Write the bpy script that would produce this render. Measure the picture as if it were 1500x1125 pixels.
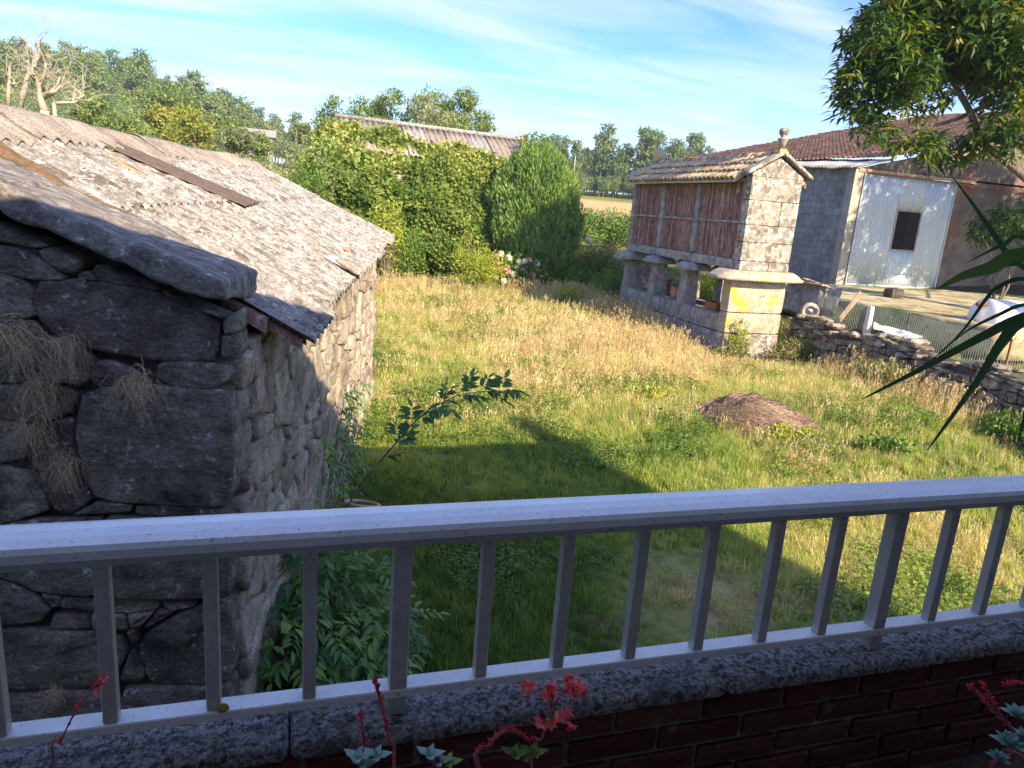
import bpy, math, random
import numpy as np
from mathutils import Vector, Matrix, noise as mnoise

for _o in list(bpy.data.objects): bpy.data.objects.remove(_o)
SC = bpy.context.scene
COL = SC.collection
rng = np.random.default_rng(7)
random.seed(7)
R = math.radians

# ------------------------------------------------------------------ camera, sky, sun, exposure
CAM = np.array([0.0, 0.0, 2.95])
YAW, PIT, ROL, FPX = 17.77, 13.81, 4.43, 1046.8
_y, _p, _r = R(YAW), R(PIT), R(ROL)
FW = np.array([math.sin(_y)*math.cos(_p), math.cos(_y)*math.cos(_p), -math.sin(_p)])
RT0 = np.array([math.cos(_y), -math.sin(_y), 0.0]); UP0 = np.cross(RT0, FW)
RT = RT0*math.cos(_r)+UP0*math.sin(_r); UP = -RT0*math.sin(_r)+UP0*math.cos(_r)
cd = bpy.data.cameras.new('camera'); cam = bpy.data.objects.new('camera', cd); COL.objects.link(cam)
cd.sensor_width = 36; cd.lens = FPX/1500*36; cd.clip_start = 0.05; cd.clip_end = 6000
cam.matrix_world = Matrix(((RT[0], UP[0], -FW[0], CAM[0]), (RT[1], UP[1], -FW[1], CAM[1]), (RT[2], UP[2], -FW[2], CAM[2]), (0, 0, 0, 1)))
SC.camera = cam

SUN_AZ, SUN_EL = R(160.6), R(29.0)
sun_dir = Vector((math.sin(SUN_AZ)*math.cos(SUN_EL), math.cos(SUN_AZ)*math.cos(SUN_EL), math.sin(SUN_EL)))
W = bpy.data.worlds.new('World'); SC.world = W; W.use_nodes = True
nt = W.node_tree; nt.nodes.clear()
wo = nt.nodes.new('ShaderNodeOutputWorld'); bg = nt.nodes.new('ShaderNodeBackground')
sky = nt.nodes.new('ShaderNodeTexSky'); sky.sky_type = 'NISHITA'; sky.sun_disc = False
sky.sun_elevation = SUN_EL; sky.sun_rotation = SUN_AZ; sky.altitude = 100; sky.air_density = 1.0; sky.dust_density = 0.6; sky.ozone_density = 3.5
tc = nt.nodes.new('ShaderNodeTexCoord')
sep = nt.nodes.new('ShaderNodeSeparateXYZ'); nt.links.new(tc.outputs['Generated'], sep.inputs[0])
# thin cirrus: direction projected on a plane overhead, stretched streaks
mz = nt.nodes.new('ShaderNodeMath'); mz.operation = 'ADD'; mz.inputs[1].default_value = 0.12; nt.links.new(sep.outputs[2], mz.inputs[0])
dv = nt.nodes.new('ShaderNodeVectorMath'); dv.operation = 'DIVIDE'
cmb = nt.nodes.new('ShaderNodeCombineXYZ')
for i in range(3): nt.links.new(mz.outputs[0], cmb.inputs[i])
nt.links.new(tc.outputs['Generated'], dv.inputs[0]); nt.links.new(cmb.outputs[0], dv.inputs[1])
mp = nt.nodes.new('ShaderNodeMapping'); mp.inputs['Rotation'].default_value = (0, 0, R(-12)); mp.inputs['Scale'].default_value = (0.55, 1.7, 0.0); mp.inputs['Location'].default_value = (1.3, 0.4, 0)
nt.links.new(dv.outputs[0], mp.inputs[0])
cn = nt.nodes.new('ShaderNodeTexNoise'); cn.inputs['Scale'].default_value = 1.5; cn.inputs['Detail'].default_value = 9; cn.inputs['Roughness'].default_value = 0.50; cn.inputs['Distortion'].default_value = 0.7
nt.links.new(mp.outputs[0], cn.inputs[0])
cr = nt.nodes.new('ShaderNodeValToRGB'); cr.color_ramp.elements[0].position = 0.36; cr.color_ramp.elements[0].color = (0, 0, 0, 1); cr.color_ramp.elements[1].position = 0.78; cr.color_ramp.elements[1].color = (0.75, 0.75, 0.75, 1)
nt.links.new(cn.outputs[0], cr.inputs[0])
mx = nt.nodes.new('ShaderNodeMix'); mx.data_type = 'RGBA'
shs = nt.nodes.new('ShaderNodeHueSaturation'); shs.inputs['Saturation'].default_value = 1.25; shs.inputs['Hue'].default_value = 0.512; nt.links.new(sky.outputs[0], shs.inputs['Color'])
nt.links.new(cr.outputs[0], mx.inputs[0]); smu = nt.nodes.new('ShaderNodeMix'); smu.data_type = 'RGBA'; smu.blend_type = 'MULTIPLY'; smu.inputs[0].default_value = 1; smu.inputs[7].default_value = (.78, .855, 1.0, 1); nt.links.new(shs.outputs[0], smu.inputs[6]); nt.links.new(smu.outputs[2], mx.inputs[6]); mx.inputs[7].default_value = (3.7, 3.8, 4.7, 1)
nt.links.new(mx.outputs[2], bg.inputs[0]); bg.inputs[1].default_value = 0.138
nt.links.new(bg.outputs[0], wo.inputs[0])
sl = bpy.data.lights.new('sun', 'SUN'); sl.energy = 4.7; sl.angle = R(0.53); sl.color = (1.0, 0.80, 0.55)
so = bpy.data.objects.new('sun', sl); COL.objects.link(so); so.rotation_euler = (-sun_dir).to_track_quat('-Z', 'Y').to_euler(); so.location = (10, -30, 30)
vs = SC.view_settings; vs.view_transform = 'Standard'; vs.look = 'None'; vs.exposure = 1.28; vs.gamma = 1.0; vs.use_curve_mapping = False
SC.cycles.max_bounces = 8; SC.cycles.transparent_max_bounces = 8; SC.cycles.use_denoising = True

# ------------------------------------------------------------------ helpers
def sight(px, py, X=None, Y=None, Z=None):
    """point of the place seen on the survey photograph at px,py, at known X, Y or Z"""
    d = FW+RT*(px-750)/FPX+UP*(562.5-py)/FPX
    k, v = (0, X) if X is not None else ((1, Y) if Y is not None else (2, Z))
    return CAM+d*((v-CAM[k])/d[k])

def vnoise(x, y, seed=0):
    xi = np.floor(x).astype(np.int64); yi = np.floor(y).astype(np.int64); fx = x-xi; fy = y-yi
    fx = fx*fx*(3-2*fx); fy = fy*fy*(3-2*fy)
    def h(a, b):
        n = (a*374761393+b*668265263+seed*1442695041) & 0x7fffffff
        n = ((n ^ (n >> 13))*1274126177) & 0x7fffffff
        return ((n ^ (n >> 16)) & 0xffff)/65535.0
    return (h(xi, yi)*(1-fx)+h(xi+1, yi)*fx)*(1-fy)+(h(xi, yi+1)*(1-fx)+h(xi+1, yi+1)*fx)*fy
def fbm(x, y, o=4, seed=0):
    x = np.asarray(x, float); y = np.asarray(y, float); s = 0; a = .5; t = 0
    for i in range(o): s = s+a*vnoise(x*2**i+17*i, y*2**i-9*i, seed+i); t += a; a *= .5
    return s/t
def sst(x, a, b):
    t = np.clip((np.asarray(x, float)-a)/(b-a), 0, 1); return t*t*(3-2*t)

ORG = {}
def tag(o, label=None, cat=None, group=None, kind=None):
    if label: o['label'] = label
    if cat: o['category'] = cat
    if group: o['group'] = group
    if kind: o['kind'] = kind
    return o
def thing(name, loc, label, cat, group=None):
    o = bpy.data.objects.new(name, None); COL.objects.link(o); o.location = loc; o.empty_display_size = .2
    ORG[o.name] = np.array(loc, float); return tag(o, label, cat, group)
def mesh_data(name, V, Fq, mat=None, smooth=False, tint=None):
    V = np.asarray(V, np.float32).reshape(-1, 3); m = bpy.data.meshes.new(name)
    if isinstance(Fq, np.ndarray):
        nf, k = Fq.shape
        m.vertices.add(len(V)); m.vertices.foreach_set('co', V.ravel()); m.loops.add(nf*k); m.loops.foreach_set('vertex_index', Fq.ravel().astype(np.int32))
        m.polygons.add(nf); m.polygons.foreach_set('loop_start', np.arange(0, nf*k, k, dtype=np.int32)); m.polygons.foreach_set('loop_total', np.full(nf, k, np.int32))
    else: m.from_pydata(V.tolist(), [], Fq)
    m.update(calc_edges=True)
    if smooth: m.polygons.foreach_set('use_smooth', np.ones(len(m.polygons), bool))
    if tint is not None:
        a = m.attributes.new('tint', 'FLOAT', 'POINT'); a.data.foreach_set('value', np.asarray(tint, np.float32))
    if mat: m.materials.append(mat)
    return m
def obj(name, V, Fq, mat, parent=None, smooth=False, tint=None, label=None):
    V = np.asarray(V, float).reshape(-1, 3); org = np.zeros(3)
    if parent is not None: org = ORG[parent.name]
    o = bpy.data.objects.new(name, mesh_data(name, V-org, Fq, mat, smooth, tint)); COL.objects.link(o)
    if parent is not None: o.parent = parent
    ORG[o.name] = org
    if label: o['label'] = label
    return o
def inst(name, data, loc, parent=None, rot=(0, 0, 0), scl=(1, 1, 1)):
    o = bpy.data.objects.new(name, data); COL.objects.link(o)
    org = ORG[parent.name] if parent is not None else np.zeros(3)
    if parent is not None: o.parent = parent
    o.location = np.asarray(loc, float)-org; o.rotation_euler = rot; o.scale = scl
    ORG[o.name] = np.asarray(loc, float); return o

class MB:
    """collects pieces into one mesh"""
    def __init__(s): s.v = []; s.f = []
    def add(s, V, F):
        n = len(s.v); s.v += [tuple(map(float, p)) for p in V]; s.f += [tuple(int(i)+n for i in f) for f in F]; return s
    def box(s, a, b, bev=0.0, M=None, jit=0.0):
        x0, y0, z0 = a; x1, y1, z1 = b
        if bev <= 0:
            V = [(x0, y0, z0), (x1, y0, z0), (x1, y1, z0), (x0, y1, z0), (x0, y0, z1), (x1, y0, z1), (x1, y1, z1), (x0, y1, z1)]
            F = [(0, 3, 2, 1), (4, 5, 6, 7), (0, 1, 5, 4), (1, 2, 6, 5), (2, 3, 7, 6), (3, 0, 4, 7)]
        else:
            V = []; idx = {}
            for ix, X in ((0, (x0, x1)), (1, (x0, x1))):
                pass
            cs = [(x0, y0, z0), (x1, y0, z0), (x1, y1, z0), (x0, y1, z0), (x0, y0, z1), (x1, y0, z1), (x1, y1, z1), (x0, y1, z1)]
            sg = [(1, 1, 1), (-1, 1, 1), (-1, -1, 1), (1, -1, 1), (1, 1, -1), (-1, 1, -1), (-1, -1, -1), (1, -1, -1)]
            for c, g in zip(cs, sg):
                for ax in range(3):   # vertex lying on the face normal to axis ax
                    V.append(tuple(c[k]+(0 if k == ax else g[k]*bev) for k in range(3)))
            q = lambda c, ax: c*3+ax
            F = [(q(0, 2), q(3, 2), q(2, 2), q(1, 2)), (q(4, 2), q(5, 2), q(6, 2), q(7, 2)), (q(0, 1), q(1, 1), q(5, 1), q(4, 1)), (q(2, 1), q(3, 1), q(7, 1), q(6, 1)), (q(1, 0), q(2, 0), q(6, 0), q(5, 0)), (q(3, 0), q(0, 0), q(4, 0), q(7, 0))]
            for a_, b_, p, r in ((0, 1, 1, 2), (2, 3, 1, 2), (4, 5, 1, 2), (6, 7, 1, 2), (1, 2, 0, 2), (3, 0, 0, 2), (5, 6, 0, 2), (7, 4, 0, 2), (0, 4, 0, 1), (1, 5, 0, 1), (2, 6, 0, 1), (3, 7, 0, 1)):
                F.append((q(a_, p), q(b_, p), q(b_, r), q(a_, r)))
            F += [(q(c, 0), q(c, 1), q(c, 2)) for c in range(8)]
        if jit: V = [tuple(c+random.uniform(-jit, jit) for c in p) for p in V]
        if M is not None: V = [tuple(M @ Vector(p)) for p in V]
        return s.add(V, F)
    def tube(s, P, rad, n=8, cap=True):
        P = np.asarray(P, float); m = len(P); rad = np.full(m, rad) if np.isscalar(rad) else np.asarray(rad, float)
        V = []; prev = None
        for i in range(m):
            t = P[min(i+1, m-1)]-P[max(i-1, 0)]; t = t/(np.linalg.norm(t)+1e-9)
            if prev is None: a = np.array([0, 0, 1.0]) if abs(t[2]) < .9 else np.array([1.0, 0, 0])
            else: a = prev
            u = a-t*(a@t); u /= np.linalg.norm(u)+1e-9; w = np.cross(t, u); prev = u
            for k in range(n):
                an = 2*math.pi*k/n; V.append(P[i]+rad[i]*(u*math.cos(an)+w*math.sin(an)))
        F = [(i*n+k, i*n+(k+1) % n, (i+1)*n+(k+1) % n, (i+1)*n+k) for i in range(m-1) for k in range(n)]
        if cap: F += [tuple(range(n))[::-1], tuple(range((m-1)*n, m*n))]
        return s.add(V, F)
    def lathe(s, prof, c, n=20, sq=False):
        V = []; m = len(prof)
        for r, z in prof:
            for k in range(n):
                an = 2*math.pi*(k+.5)/n; V.append((c[0]+r*math.cos(an), c[1]+r*math.sin(an), c[2]+z))
        F = [(i*n+k, i*n+(k+1) % n, (i+1)*n+(k+1) % n, (i+1)*n+k) for i in range(m-1) for k in range(n)]
        F += [tuple(range(n))[::-1], tuple(range((m-1)*n, m*n))]
        return s.add(V, F)
    def build(s, name, mat, parent=None, smooth=False, label=None): return obj(name, s.v, s.f, mat, parent, smooth, label=label)

# ---- materials
ALB = 1.38   # albedo level common to all materials, balanced against the exposure
def ramp(nt, cols):
    cols = [(p, tuple(min(.85, q*ALB) for q in c)) for p, c in cols]
    r = nt.nodes.new('ShaderNodeValToRGB'); e = r.color_ramp.elements
    while len(e) > 1: e.remove(e[-1])
    e[0].position = cols[0][0]; e[0].color = (*cols[0][1], 1)
    for p, c in cols[1:]: q = e.new(p); q.color = (*c, 1)
    return r
def mixc(nt, fac, a, b, mode='MIX'):
    m = nt.nodes.new('ShaderNodeMix'); m.data_type = 'RGBA'; m.blend_type = mode
    for sck, v in ((0, fac), (6, a), (7, b)):
        if hasattr(v, 'is_output'): nt.links.new(v, m.inputs[sck])
        else: m.inputs[sck].default_value = v if sck == 0 else (*v, 1)
    return m.outputs[2]
def noisef(nt, vec, scale, detail=4, rough=.6, dist=0):
    n = nt.nodes.new('ShaderNodeTexNoise'); nt.links.new(vec, n.inputs[0]); n.inputs['Scale'].default_value = scale; n.inputs['Detail'].default_value = detail; n.inputs['Roughness'].default_value = rough; n.inputs['Distortion'].default_value = dist
    return n.outputs[0]
def maprange(nt, v, a, b, c=0, d=1):
    m = nt.nodes.new('ShaderNodeMapRange'); nt.links.new(v, m.inputs[0])
    for i, x in enumerate((a, b, c, d)): m.inputs[i+1].default_value = x
    return m.outputs[0]
def M(name, cols, scale=3, detail=6, rough=.85, bump=.4, bscale=30, bdist=.01, stretch=None, rotz=0, spots=(), spec=.25, metal=0, island=0.0, tintmix=None, sp_island=0, fine=(70, .45)):
    """cols: ramp stops; spots: (colour, scale, lo, hi) patches by noise threshold"""
    m = bpy.data.materials.new(name); m.use_nodes = True; nt = m.node_tree; nt.nodes.clear()
    out = nt.nodes.new('ShaderNodeOutputMaterial'); b = nt.nodes.new('ShaderNodeBsdfPrincipled'); nt.links.new(b.outputs[0], out.inputs[0])
    g = nt.nodes.new('ShaderNodeNewGeometry'); vec = g.outputs['Position']; raw = vec
    if rotz:
        vr = nt.nodes.new('ShaderNodeVectorRotate'); vr.rotation_type = 'Z_AXIS'; vr.inputs['Angle'].default_value = rotz; nt.links.new(vec, vr.inputs[0]); vec = vr.outputs[0]
    if stretch:
        vm = nt.nodes.new('ShaderNodeVectorMath'); vm.operation = 'MULTIPLY'; vm.inputs[1].default_value = stretch; nt.links.new(vec, vm.inputs[0]); vec = vm.outputs[0]
    f = noisef(nt, vec, scale, detail)
    r = ramp(nt, cols); nt.links.new(f, r.inputs[0]); c = r.outputs[0]
    if island:
        oi = nt.nodes.new('ShaderNodeObjectInfo'); gi = g.outputs['Random Per Island'] if sp_island else oi.outputs['Random']
        v = maprange(nt, gi, 0, 1, 1-island, 1+island)
        hs = nt.nodes.new('ShaderNodeHueSaturation'); nt.links.new(c, hs.inputs['Color']); nt.links.new(v, hs.inputs['Value']); 
        wn = nt.nodes.new('ShaderNodeTexWhiteNoise'); wn.noise_dimensions = '1D'; nt.links.new(gi, wn.inputs[1]); nt.links.new(maprange(nt, wn.outputs[0], 0, 1, .5-island*.06, .5+island*.06), hs.inputs['Hue']); c = hs.outputs[0]
    for col, s_, lo, hi in spots:
        c = mixc(nt, maprange(nt, noisef(nt, raw, s_, 5, .65, .3), lo, hi), c, tuple(min(.85, q*ALB) for q in col))
    if fine:
        fv = maprange(nt, noisef(nt, vec if stretch else raw, fine[0], 4, .75), .32, .68, 1-fine[1], 1+fine[1]); h2 = nt.nodes.new('ShaderNodeHueSaturation'); nt.links.new(c, h2.inputs['Color']); nt.links.new(fv, h2.inputs['Value']); c = h2.outputs[0]
    nt.links.new(c, b.inputs['Base Color'])
    b.inputs['Roughness'].default_value = rough; b.inputs['Specular IOR Level'].default_value = spec; b.inputs['Metallic'].default_value = metal
    if bump:
        bp = nt.nodes.new('ShaderNodeBump'); bp.inputs['Strength'].default_value = bump; bp.inputs['Distance'].default_value = bdist
        nt.links.new(noisef(nt, vec if stretch else raw, bscale, 8, .7), bp.inputs['Height']); nt.links.new(bp.outputs[0], b.inputs['Normal'])
    return m
def leafmat(name, cols, trans=.3, attr='tint', instancer=False, rough=.5, spec=.4, nvar=.25, nscale=.8):
    m = bpy.data.materials.new(name); m.use_nodes = True; nt = m.node_tree; nt.nodes.clear()
    out = nt.nodes.new('ShaderNodeOutputMaterial'); b = nt.nodes.new('ShaderNodeBsdfPrincipled'); t = nt.nodes.new('ShaderNodeBsdfTranslucent'); mxs = nt.nodes.new('ShaderNodeMixShader')
    a = nt.nodes.new('ShaderNodeAttribute'); a.attribute_name = attr
    if instancer: a.attribute_type = 'INSTANCER'
    g = nt.nodes.new('ShaderNodeNewGeometry')
    n = maprange(nt, noisef(nt, g.outputs['Position'], nscale, 3), .3, .7, -nvar, nvar)
    ad = nt.nodes.new('ShaderNodeMath'); ad.operation = 'ADD'; nt.links.new(a.outputs['Fac'], ad.inputs[0]); nt.links.new(n, ad.inputs[1])
    r = ramp(nt, cols); nt.links.new(ad.outputs[0], r.inputs[0]); nt.links.new(r.outputs[0], b.inputs['Base Color'])
    hs = nt.nodes.new('ShaderNodeHueSaturation'); hs.inputs['Saturation'].default_value = 1.1; hs.inputs['Value'].default_value = 1.5; nt.links.new(r.outputs[0], hs.inputs['Color']); nt.links.new(hs.outputs[0], t.inputs[0])
    b.inputs['Roughness'].default_value = rough; b.inputs['Specular IOR Level'].default_value = spec
    mxs.inputs[0].default_value = trans; nt.links.new(b.outputs[0], mxs.inputs[1]); nt.links.new(t.outputs[0], mxs.inputs[2]); nt.links.new(mxs.outputs[0], out.inputs[0])
    return m

MT = {}
MT['strip_brown'] = M('strip_brown', [(.3, (.075, .055, .042)), (.7, (.14, .105, .08))], 14, 8, .95, .8, 50, .01)
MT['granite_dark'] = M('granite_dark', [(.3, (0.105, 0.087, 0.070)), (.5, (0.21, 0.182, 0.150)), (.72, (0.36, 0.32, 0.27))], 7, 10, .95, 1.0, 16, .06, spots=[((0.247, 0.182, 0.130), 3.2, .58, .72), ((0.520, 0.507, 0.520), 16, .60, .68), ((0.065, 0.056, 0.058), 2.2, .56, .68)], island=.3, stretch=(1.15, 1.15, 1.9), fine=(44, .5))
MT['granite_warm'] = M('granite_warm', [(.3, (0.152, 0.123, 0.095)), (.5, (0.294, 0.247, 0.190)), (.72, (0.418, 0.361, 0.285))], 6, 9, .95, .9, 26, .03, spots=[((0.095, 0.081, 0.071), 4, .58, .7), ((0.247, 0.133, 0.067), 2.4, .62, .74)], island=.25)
MT['wall_rubble'] = M('wall_rubble', [(.3, (.09, .075, .06)), (.5, (.19, .165, .13)), (.7, (.31, .28, .23))], 6, 9, .95, 1, 26, .03, spots=[((.06, .05, .04), 4, .55, .68), ((.42, .39, .33), 14, .60, .66), ((.16, .15, .05), 2.5, .60, .72)], island=.35)
MT['mortar'] = M('mortar', [(.3, (.10, .085, .07)), (.7, (.26, .22, .17))], 9, 8, 1, 1, 40, .02)
MT['dark_core'] = M('dark_core', [(.3, (.035, .03, .028)), (.7, (.10, .085, .075))], 9, 6, 1, .8, 40, .02)
SR = R(11.5)
MT['fibre'] = M('fibre', [(.30, (.125, .116, .10)), (.46, (.22, .208, .188)), (.66, (.325, .31, .285))], 9, 10, .95, 1, 60, .016,
   spots=[((.12, .105, .09), 6, .54, .62), ((.44, .42, .38), 13, .56, .63), ((.075, .066, .058), 19, .59, .64), ((.24, .20, .13), 1.6, .60, .7)], island=.03, fine=(38, .5))
MT['fibre_old'] = M('fibre_old', [(.3, (.14, .12, .10)), (.7, (.27, .24, .205))], 6, 8, .95, .7, 50, .01, spots=[((.40, .18, .07), 1.9, .60, .7)], island=.1)
MT['coping'] = M('coping', [(.3, (0.092, 0.081, 0.078)), (.5, (0.207, 0.190, 0.172)), (.7, (0.368, 0.345, 0.310))], 12, 10, .95, 1, 40, .025, spots=[((0.483, 0.460, 0.483), 20, .60, .68), ((0.196, 0.149, 0.069), 2.5, .6, .75), ((0.414, 0.402, 0.448), 4.2, .66, .71)], rotz=SR, stretch=(0.690, 1.840, 1.150))
MT['moss_strip'] = M('moss_strip', [(.3, (.13, .08, .04)), (.7, (.30, .20, .11))], 14, 8, 1, 1, 60, .03)
MT['terracotta'] = M('terracotta', [(.3, (.28, .11, .065)), (.7, (.42, .22, .15))], 14, 6, .9, .4, 60, .005, spots=[((.33, .30, .26), 22, .55, .66)], island=.2)
MT['white_plaster'] = M('white_plaster', [(.3, (0.400, 0.384, 0.352)), (.7, (0.576, 0.560, 0.528))], 10, 5, .9, .4, 40, .005)
MT['horreo_stone'] = M('horreo_stone', [(.3, (.13, .118, .10)), (.5, (.22, .20, .168)), (.7, (.31, .29, .25))], 5, 9, .95, .9, 30, .014, spots=[((.11, .095, .08), 4, .50, .60), ((.46, .43, .37), 10, .54, .62), ((.10, .085, .07), 22, .60, .65)], island=.10, fine=(60, .35))
MT['horreo_lichen'] = M('horreo_lichen', [(.3, (.19, .165, .125)), (.5, (.29, .255, .195)), (.7, (.40, .36, .28))], 5, 9, .95, .9, 30, .014, spots=[((.42, .27, .04), 1.9, .52, .61), ((.44, .41, .35), 12, .58, .64), ((.13, .11, .09), 5, .60, .68)], island=.08, fine=(60, .35))
MT['horreo_grey'] = M('horreo_grey', [(.3, (0.111, 0.102, 0.093)), (.5, (0.204, 0.191, 0.174)), (.7, (0.306, 0.289, 0.264))], 6, 9, .95, .6, 30, .012, spots=[((0.204, 0.162, 0.068), 3, .62, .72), ((0.357, 0.348, 0.323), 16, .62, .68)], island=.12)
MT['red_wood'] = M('red_wood', [(.3, (.09, .038, .032)), (.50, (.18, .088, .07)), (.68, (.32, .23, .20))], 5, 8, .9, .5, 60, .004, stretch=(6, 6, .7), spots=[((.36, .31, .28), 9, .60, .70)], island=.35)
MT['horreo_tile'] = M('horreo_tile', [(.3, (0.221, 0.155, 0.094)), (.5, (0.365, 0.270, 0.172)), (.7, (0.498, 0.410, 0.276))], 6, 8, .95, .7, 50, .01, spots=[((0.332, 0.133, 0.066), 5, .60, .70), ((0.243, 0.221, 0.078), 3, .55, .7)], island=.3)
MT['barn_tile'] = M('barn_tile', [(.3, (.13, .07, .045)), (.5, (.24, .13, .08)), (.7, (.36, .24, .16))], 2.2, 9, .95, .5, 12, .02, spots=[((.10, .055, .04), 1.1, .56, .68), ((.45, .33, .22), 5, .62, .7)])
MT['barn_fibre'] = M('barn_fibre', [(.3, (0.208, 0.208, 0.208)), (.7, (0.336, 0.336, 0.328))], 2, 6, .9, .3, 20, .01)
MT['block'] = M('block', [(.3, (0.170, 0.162, 0.153)), (.7, (0.281, 0.268, 0.251))], 4, 8, .95, .5, 40, .006, island=.12, spots=[((0.128, 0.119, 0.111), 1.3, .55, .7)])
MT['render_brown'] = M('render_brown', [(.3, (.07, .055, .048)), (.5, (.125, .10, .085)), (.7, (.19, .165, .135))], 1.5, 9, .95, .5, 20, .01, spots=[((.16, .075, .045), .9, .54, .68), ((.25, .235, .21), 2.4, .62, .74), ((.05, .04, .033), 1.7, .60, .74)])
MT['concrete'] = M('concrete', [(.3, (0.240, 0.216, 0.176)), (.7, (0.368, 0.336, 0.280))], 4, 8, .95, .5, 30, .006, spots=[((0.160, 0.144, 0.120), 5, .58, .7)])
MT['slab_moss'] = M('slab_moss', [(.3, (.17, .135, .065)), (.5, (.33, .28, .16)), (.7, (.50, .43, .29))], 1.6, 10, .95, .8, 20, .02, spots=[((.12, .15, .04), .7, .50, .64), ((.55, .49, .38), 5, .58, .66), ((.13, .10, .06), 3.5, .58, .68)])
MT['door_metal'] = M('door_metal', [(.3, (0.340, 0.383, 0.408)), (.7, (0.425, 0.468, 0.484))], 1.5, 5, .5, .1, 20, .002, spec=.4, spots=[((0.357, 0.383, 0.391), 1.1, .58, .75), ((0.340, 0.255, 0.170), 7, .70, .76)], stretch=(1.700, 1.700, 0.340))
MT['dark_void'] = M('dark_void', [(.3, (.008, .008, .010)), (.7, (.015, .015, .018))], 3, 2, .8, 0, spec=.1)
MT['dark_pane'] = M('dark_pane', [(.3, (.012, .012, .015)), (.7, (.02, .02, .025))], 3, 2, .7, 0, spec=.1)
MT['terracotta_old'] = M('terracotta_old', [(.3, (.12, .06, .045)), (.7, (.22, .13, .10))], 14, 6, .95, .6, 60, .006, spots=[((.26, .24, .21), 22, .52, .64)])
MT['glass_dark'] = M('glass_dark', [(.3, (.05, .05, .06)), (.7, (.09, .09, .10))], 3, 2, .15, 0, spec=.6)
MT['alu'] = M('alu', [(.3, (.30, .30, .275)), (.7, (.38, .38, .35))], 8, 6, .42, .12, 120, .001, spec=.5, metal=.35, spots=[((.08, .07, .06), 75, .66, .70)], fine=(90, .12))
MT['alu_skylit'] = M('alu_skylit', [(.3, (.50, .52, .50)), (.7, (.58, .60, .58))], 12, 7, .35, .06, 140, .001, spec=.6, metal=.1, spots=[((.20, .20, .21), 130, .62, .66), ((.45, .45, .46), 45, .62, .68), ((.55, .54, .52), 9, .58, .7)], fine=(200, .06))  # paler copy of alu; sky reflection on the rails put into the colour
MT['coping_concrete'] = M('coping_concrete', [(.38, (.05, .046, .042)), (.47, (.13, .125, .118)), (.58, (.27, .262, .25))], 85, 12, .95, 1, 130, .008, spots=[((.035, .031, .028), 30, .58, .63), ((.36, .355, .34), 150, .58, .64), ((.07, .062, .05), 6, .54, .68)], fine=(190, .5))
MT['brick'] = M('brick', [(.3, (.055, .022, .019)), (.7, (.115, .045, .038))], 16, 8, .95, .7, 60, .004, island=.3, stretch=(.5, 1, 3), spots=[((.10, .09, .085), 14, .60, .70)], spec=.1)
MT['brick_mortar'] = M('brick_mortar', [(.3, (.10, .09, .085)), (.7, (.20, .185, .175))], 30, 8, 1, .8, 80, .004)
MT['plaster_house'] = M('plaster_house', [(.3, (.14, .13, .12)), (.7, (.20, .19, .17))], 2, 6, .95, .3, 30, .005)
MT['wood_grey'] = M('wood_grey', [(.3, (.22, .16, .11)), (.7, (.44, .33, .22))], 6, 8, .9, .5, 40, .004, stretch=(1, 1, .3))
MT['plastic_grey'] = M('plastic_grey', [(.3, (.12, .12, .12)), (.7, (.30, .30, .30))], 5, 6, .35, .5, 8, .03, spec=.5)
MT['white_paint'] = M('white_paint', [(.3, (.62, .62, .62)), (.7, (.78, .78, .78))], 2, 5, .35, .05, 20, .002, spec=.5, spots=[((.4, .3, .22), 5, .68, .75)])
MT['rust'] = M('rust', [(.3, (.14, .045, .02)), (.7, (.30, .12, .05))], 10, 6, .9, .5, 60, .003)
MT['rubber'] = M('rubber', [(.3, (.02, .02, .02)), (.7, (.05, .05, .05))], 10, 4, .8, .3, 60, .003)
MT['bark'] = M('bark', [(.3, (.07, .055, .045)), (.7, (.20, .165, .13))], 8, 8, .95, 1, 20, .02, stretch=(1, 1, .3))
MT['bark_bare'] = M('bark_bare', [(.3, (.20, .17, .13)), (.7, (.36, .32, .25))], 3, 8, .9, .6, 15, .02)
MT['wire'] = M('wire', [(.3, (.24, .29, .21)), (.7, (.36, .40, .31))], 3, 3, .6, 0)
MT['straw'] = leafmat('straw', [(0, (.24, .17, .11)), (.5, (.40, .31, .21)), (1, (.60, .50, .36))], .15, rough=.8, spec=.1)
MT['hay'] = leafmat('hay', [(0, (.10, .07, .05)), (.5, (.22, .155, .11)), (1, (.38, .30, .22))], .1, rough=.85, spec=.1)
MT['grass'] = leafmat('grass', [(0, (.10, .17, .03)), (.25, (.22, .28, .055)), (.5, (.36, .36, .11)), (.8, (.45, .41, .17)), (1, (.52, .43, .22))], .35, instancer=True, nvar=.12, nscale=3)
MT['weed'] = leafmat('weed', [(0, (.08, .15, .028)), (.5, (.18, .25, .05)), (1, (.32, .34, .09))], .3, instancer=True, nvar=.15, nscale=2)
MT['dry'] = leafmat('dry', [(0, (.25, .17, .085)), (.5, (.42, .33, .165)), (1, (.54, .47, .26))], .3, instancer=True, nvar=.3, nscale=1, rough=.8, spec=.1)
MT['chestnut'] = leafmat('chestnut', [(0, (.018, .052, .014)), (.5, (.045, .095, .018)), (.78, (.13, .17, .022)), (1, (.34, .29, .035))], .33, nvar=.15)
MT['ivy'] = leafmat('ivy', [(0, (.045, .09, .02)), (.45, (.10, .16, .032)), (.8, (.20, .25, .055)), (1, (.30, .30, .09))], .25, nvar=.22, nscale=.7)
MT['cypress'] = leafmat('cypress', [(0, (.05, .10, .03)), (.5, (.12, .20, .05)), (1, (.22, .31, .08))], .2, nvar=.2)
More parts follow.
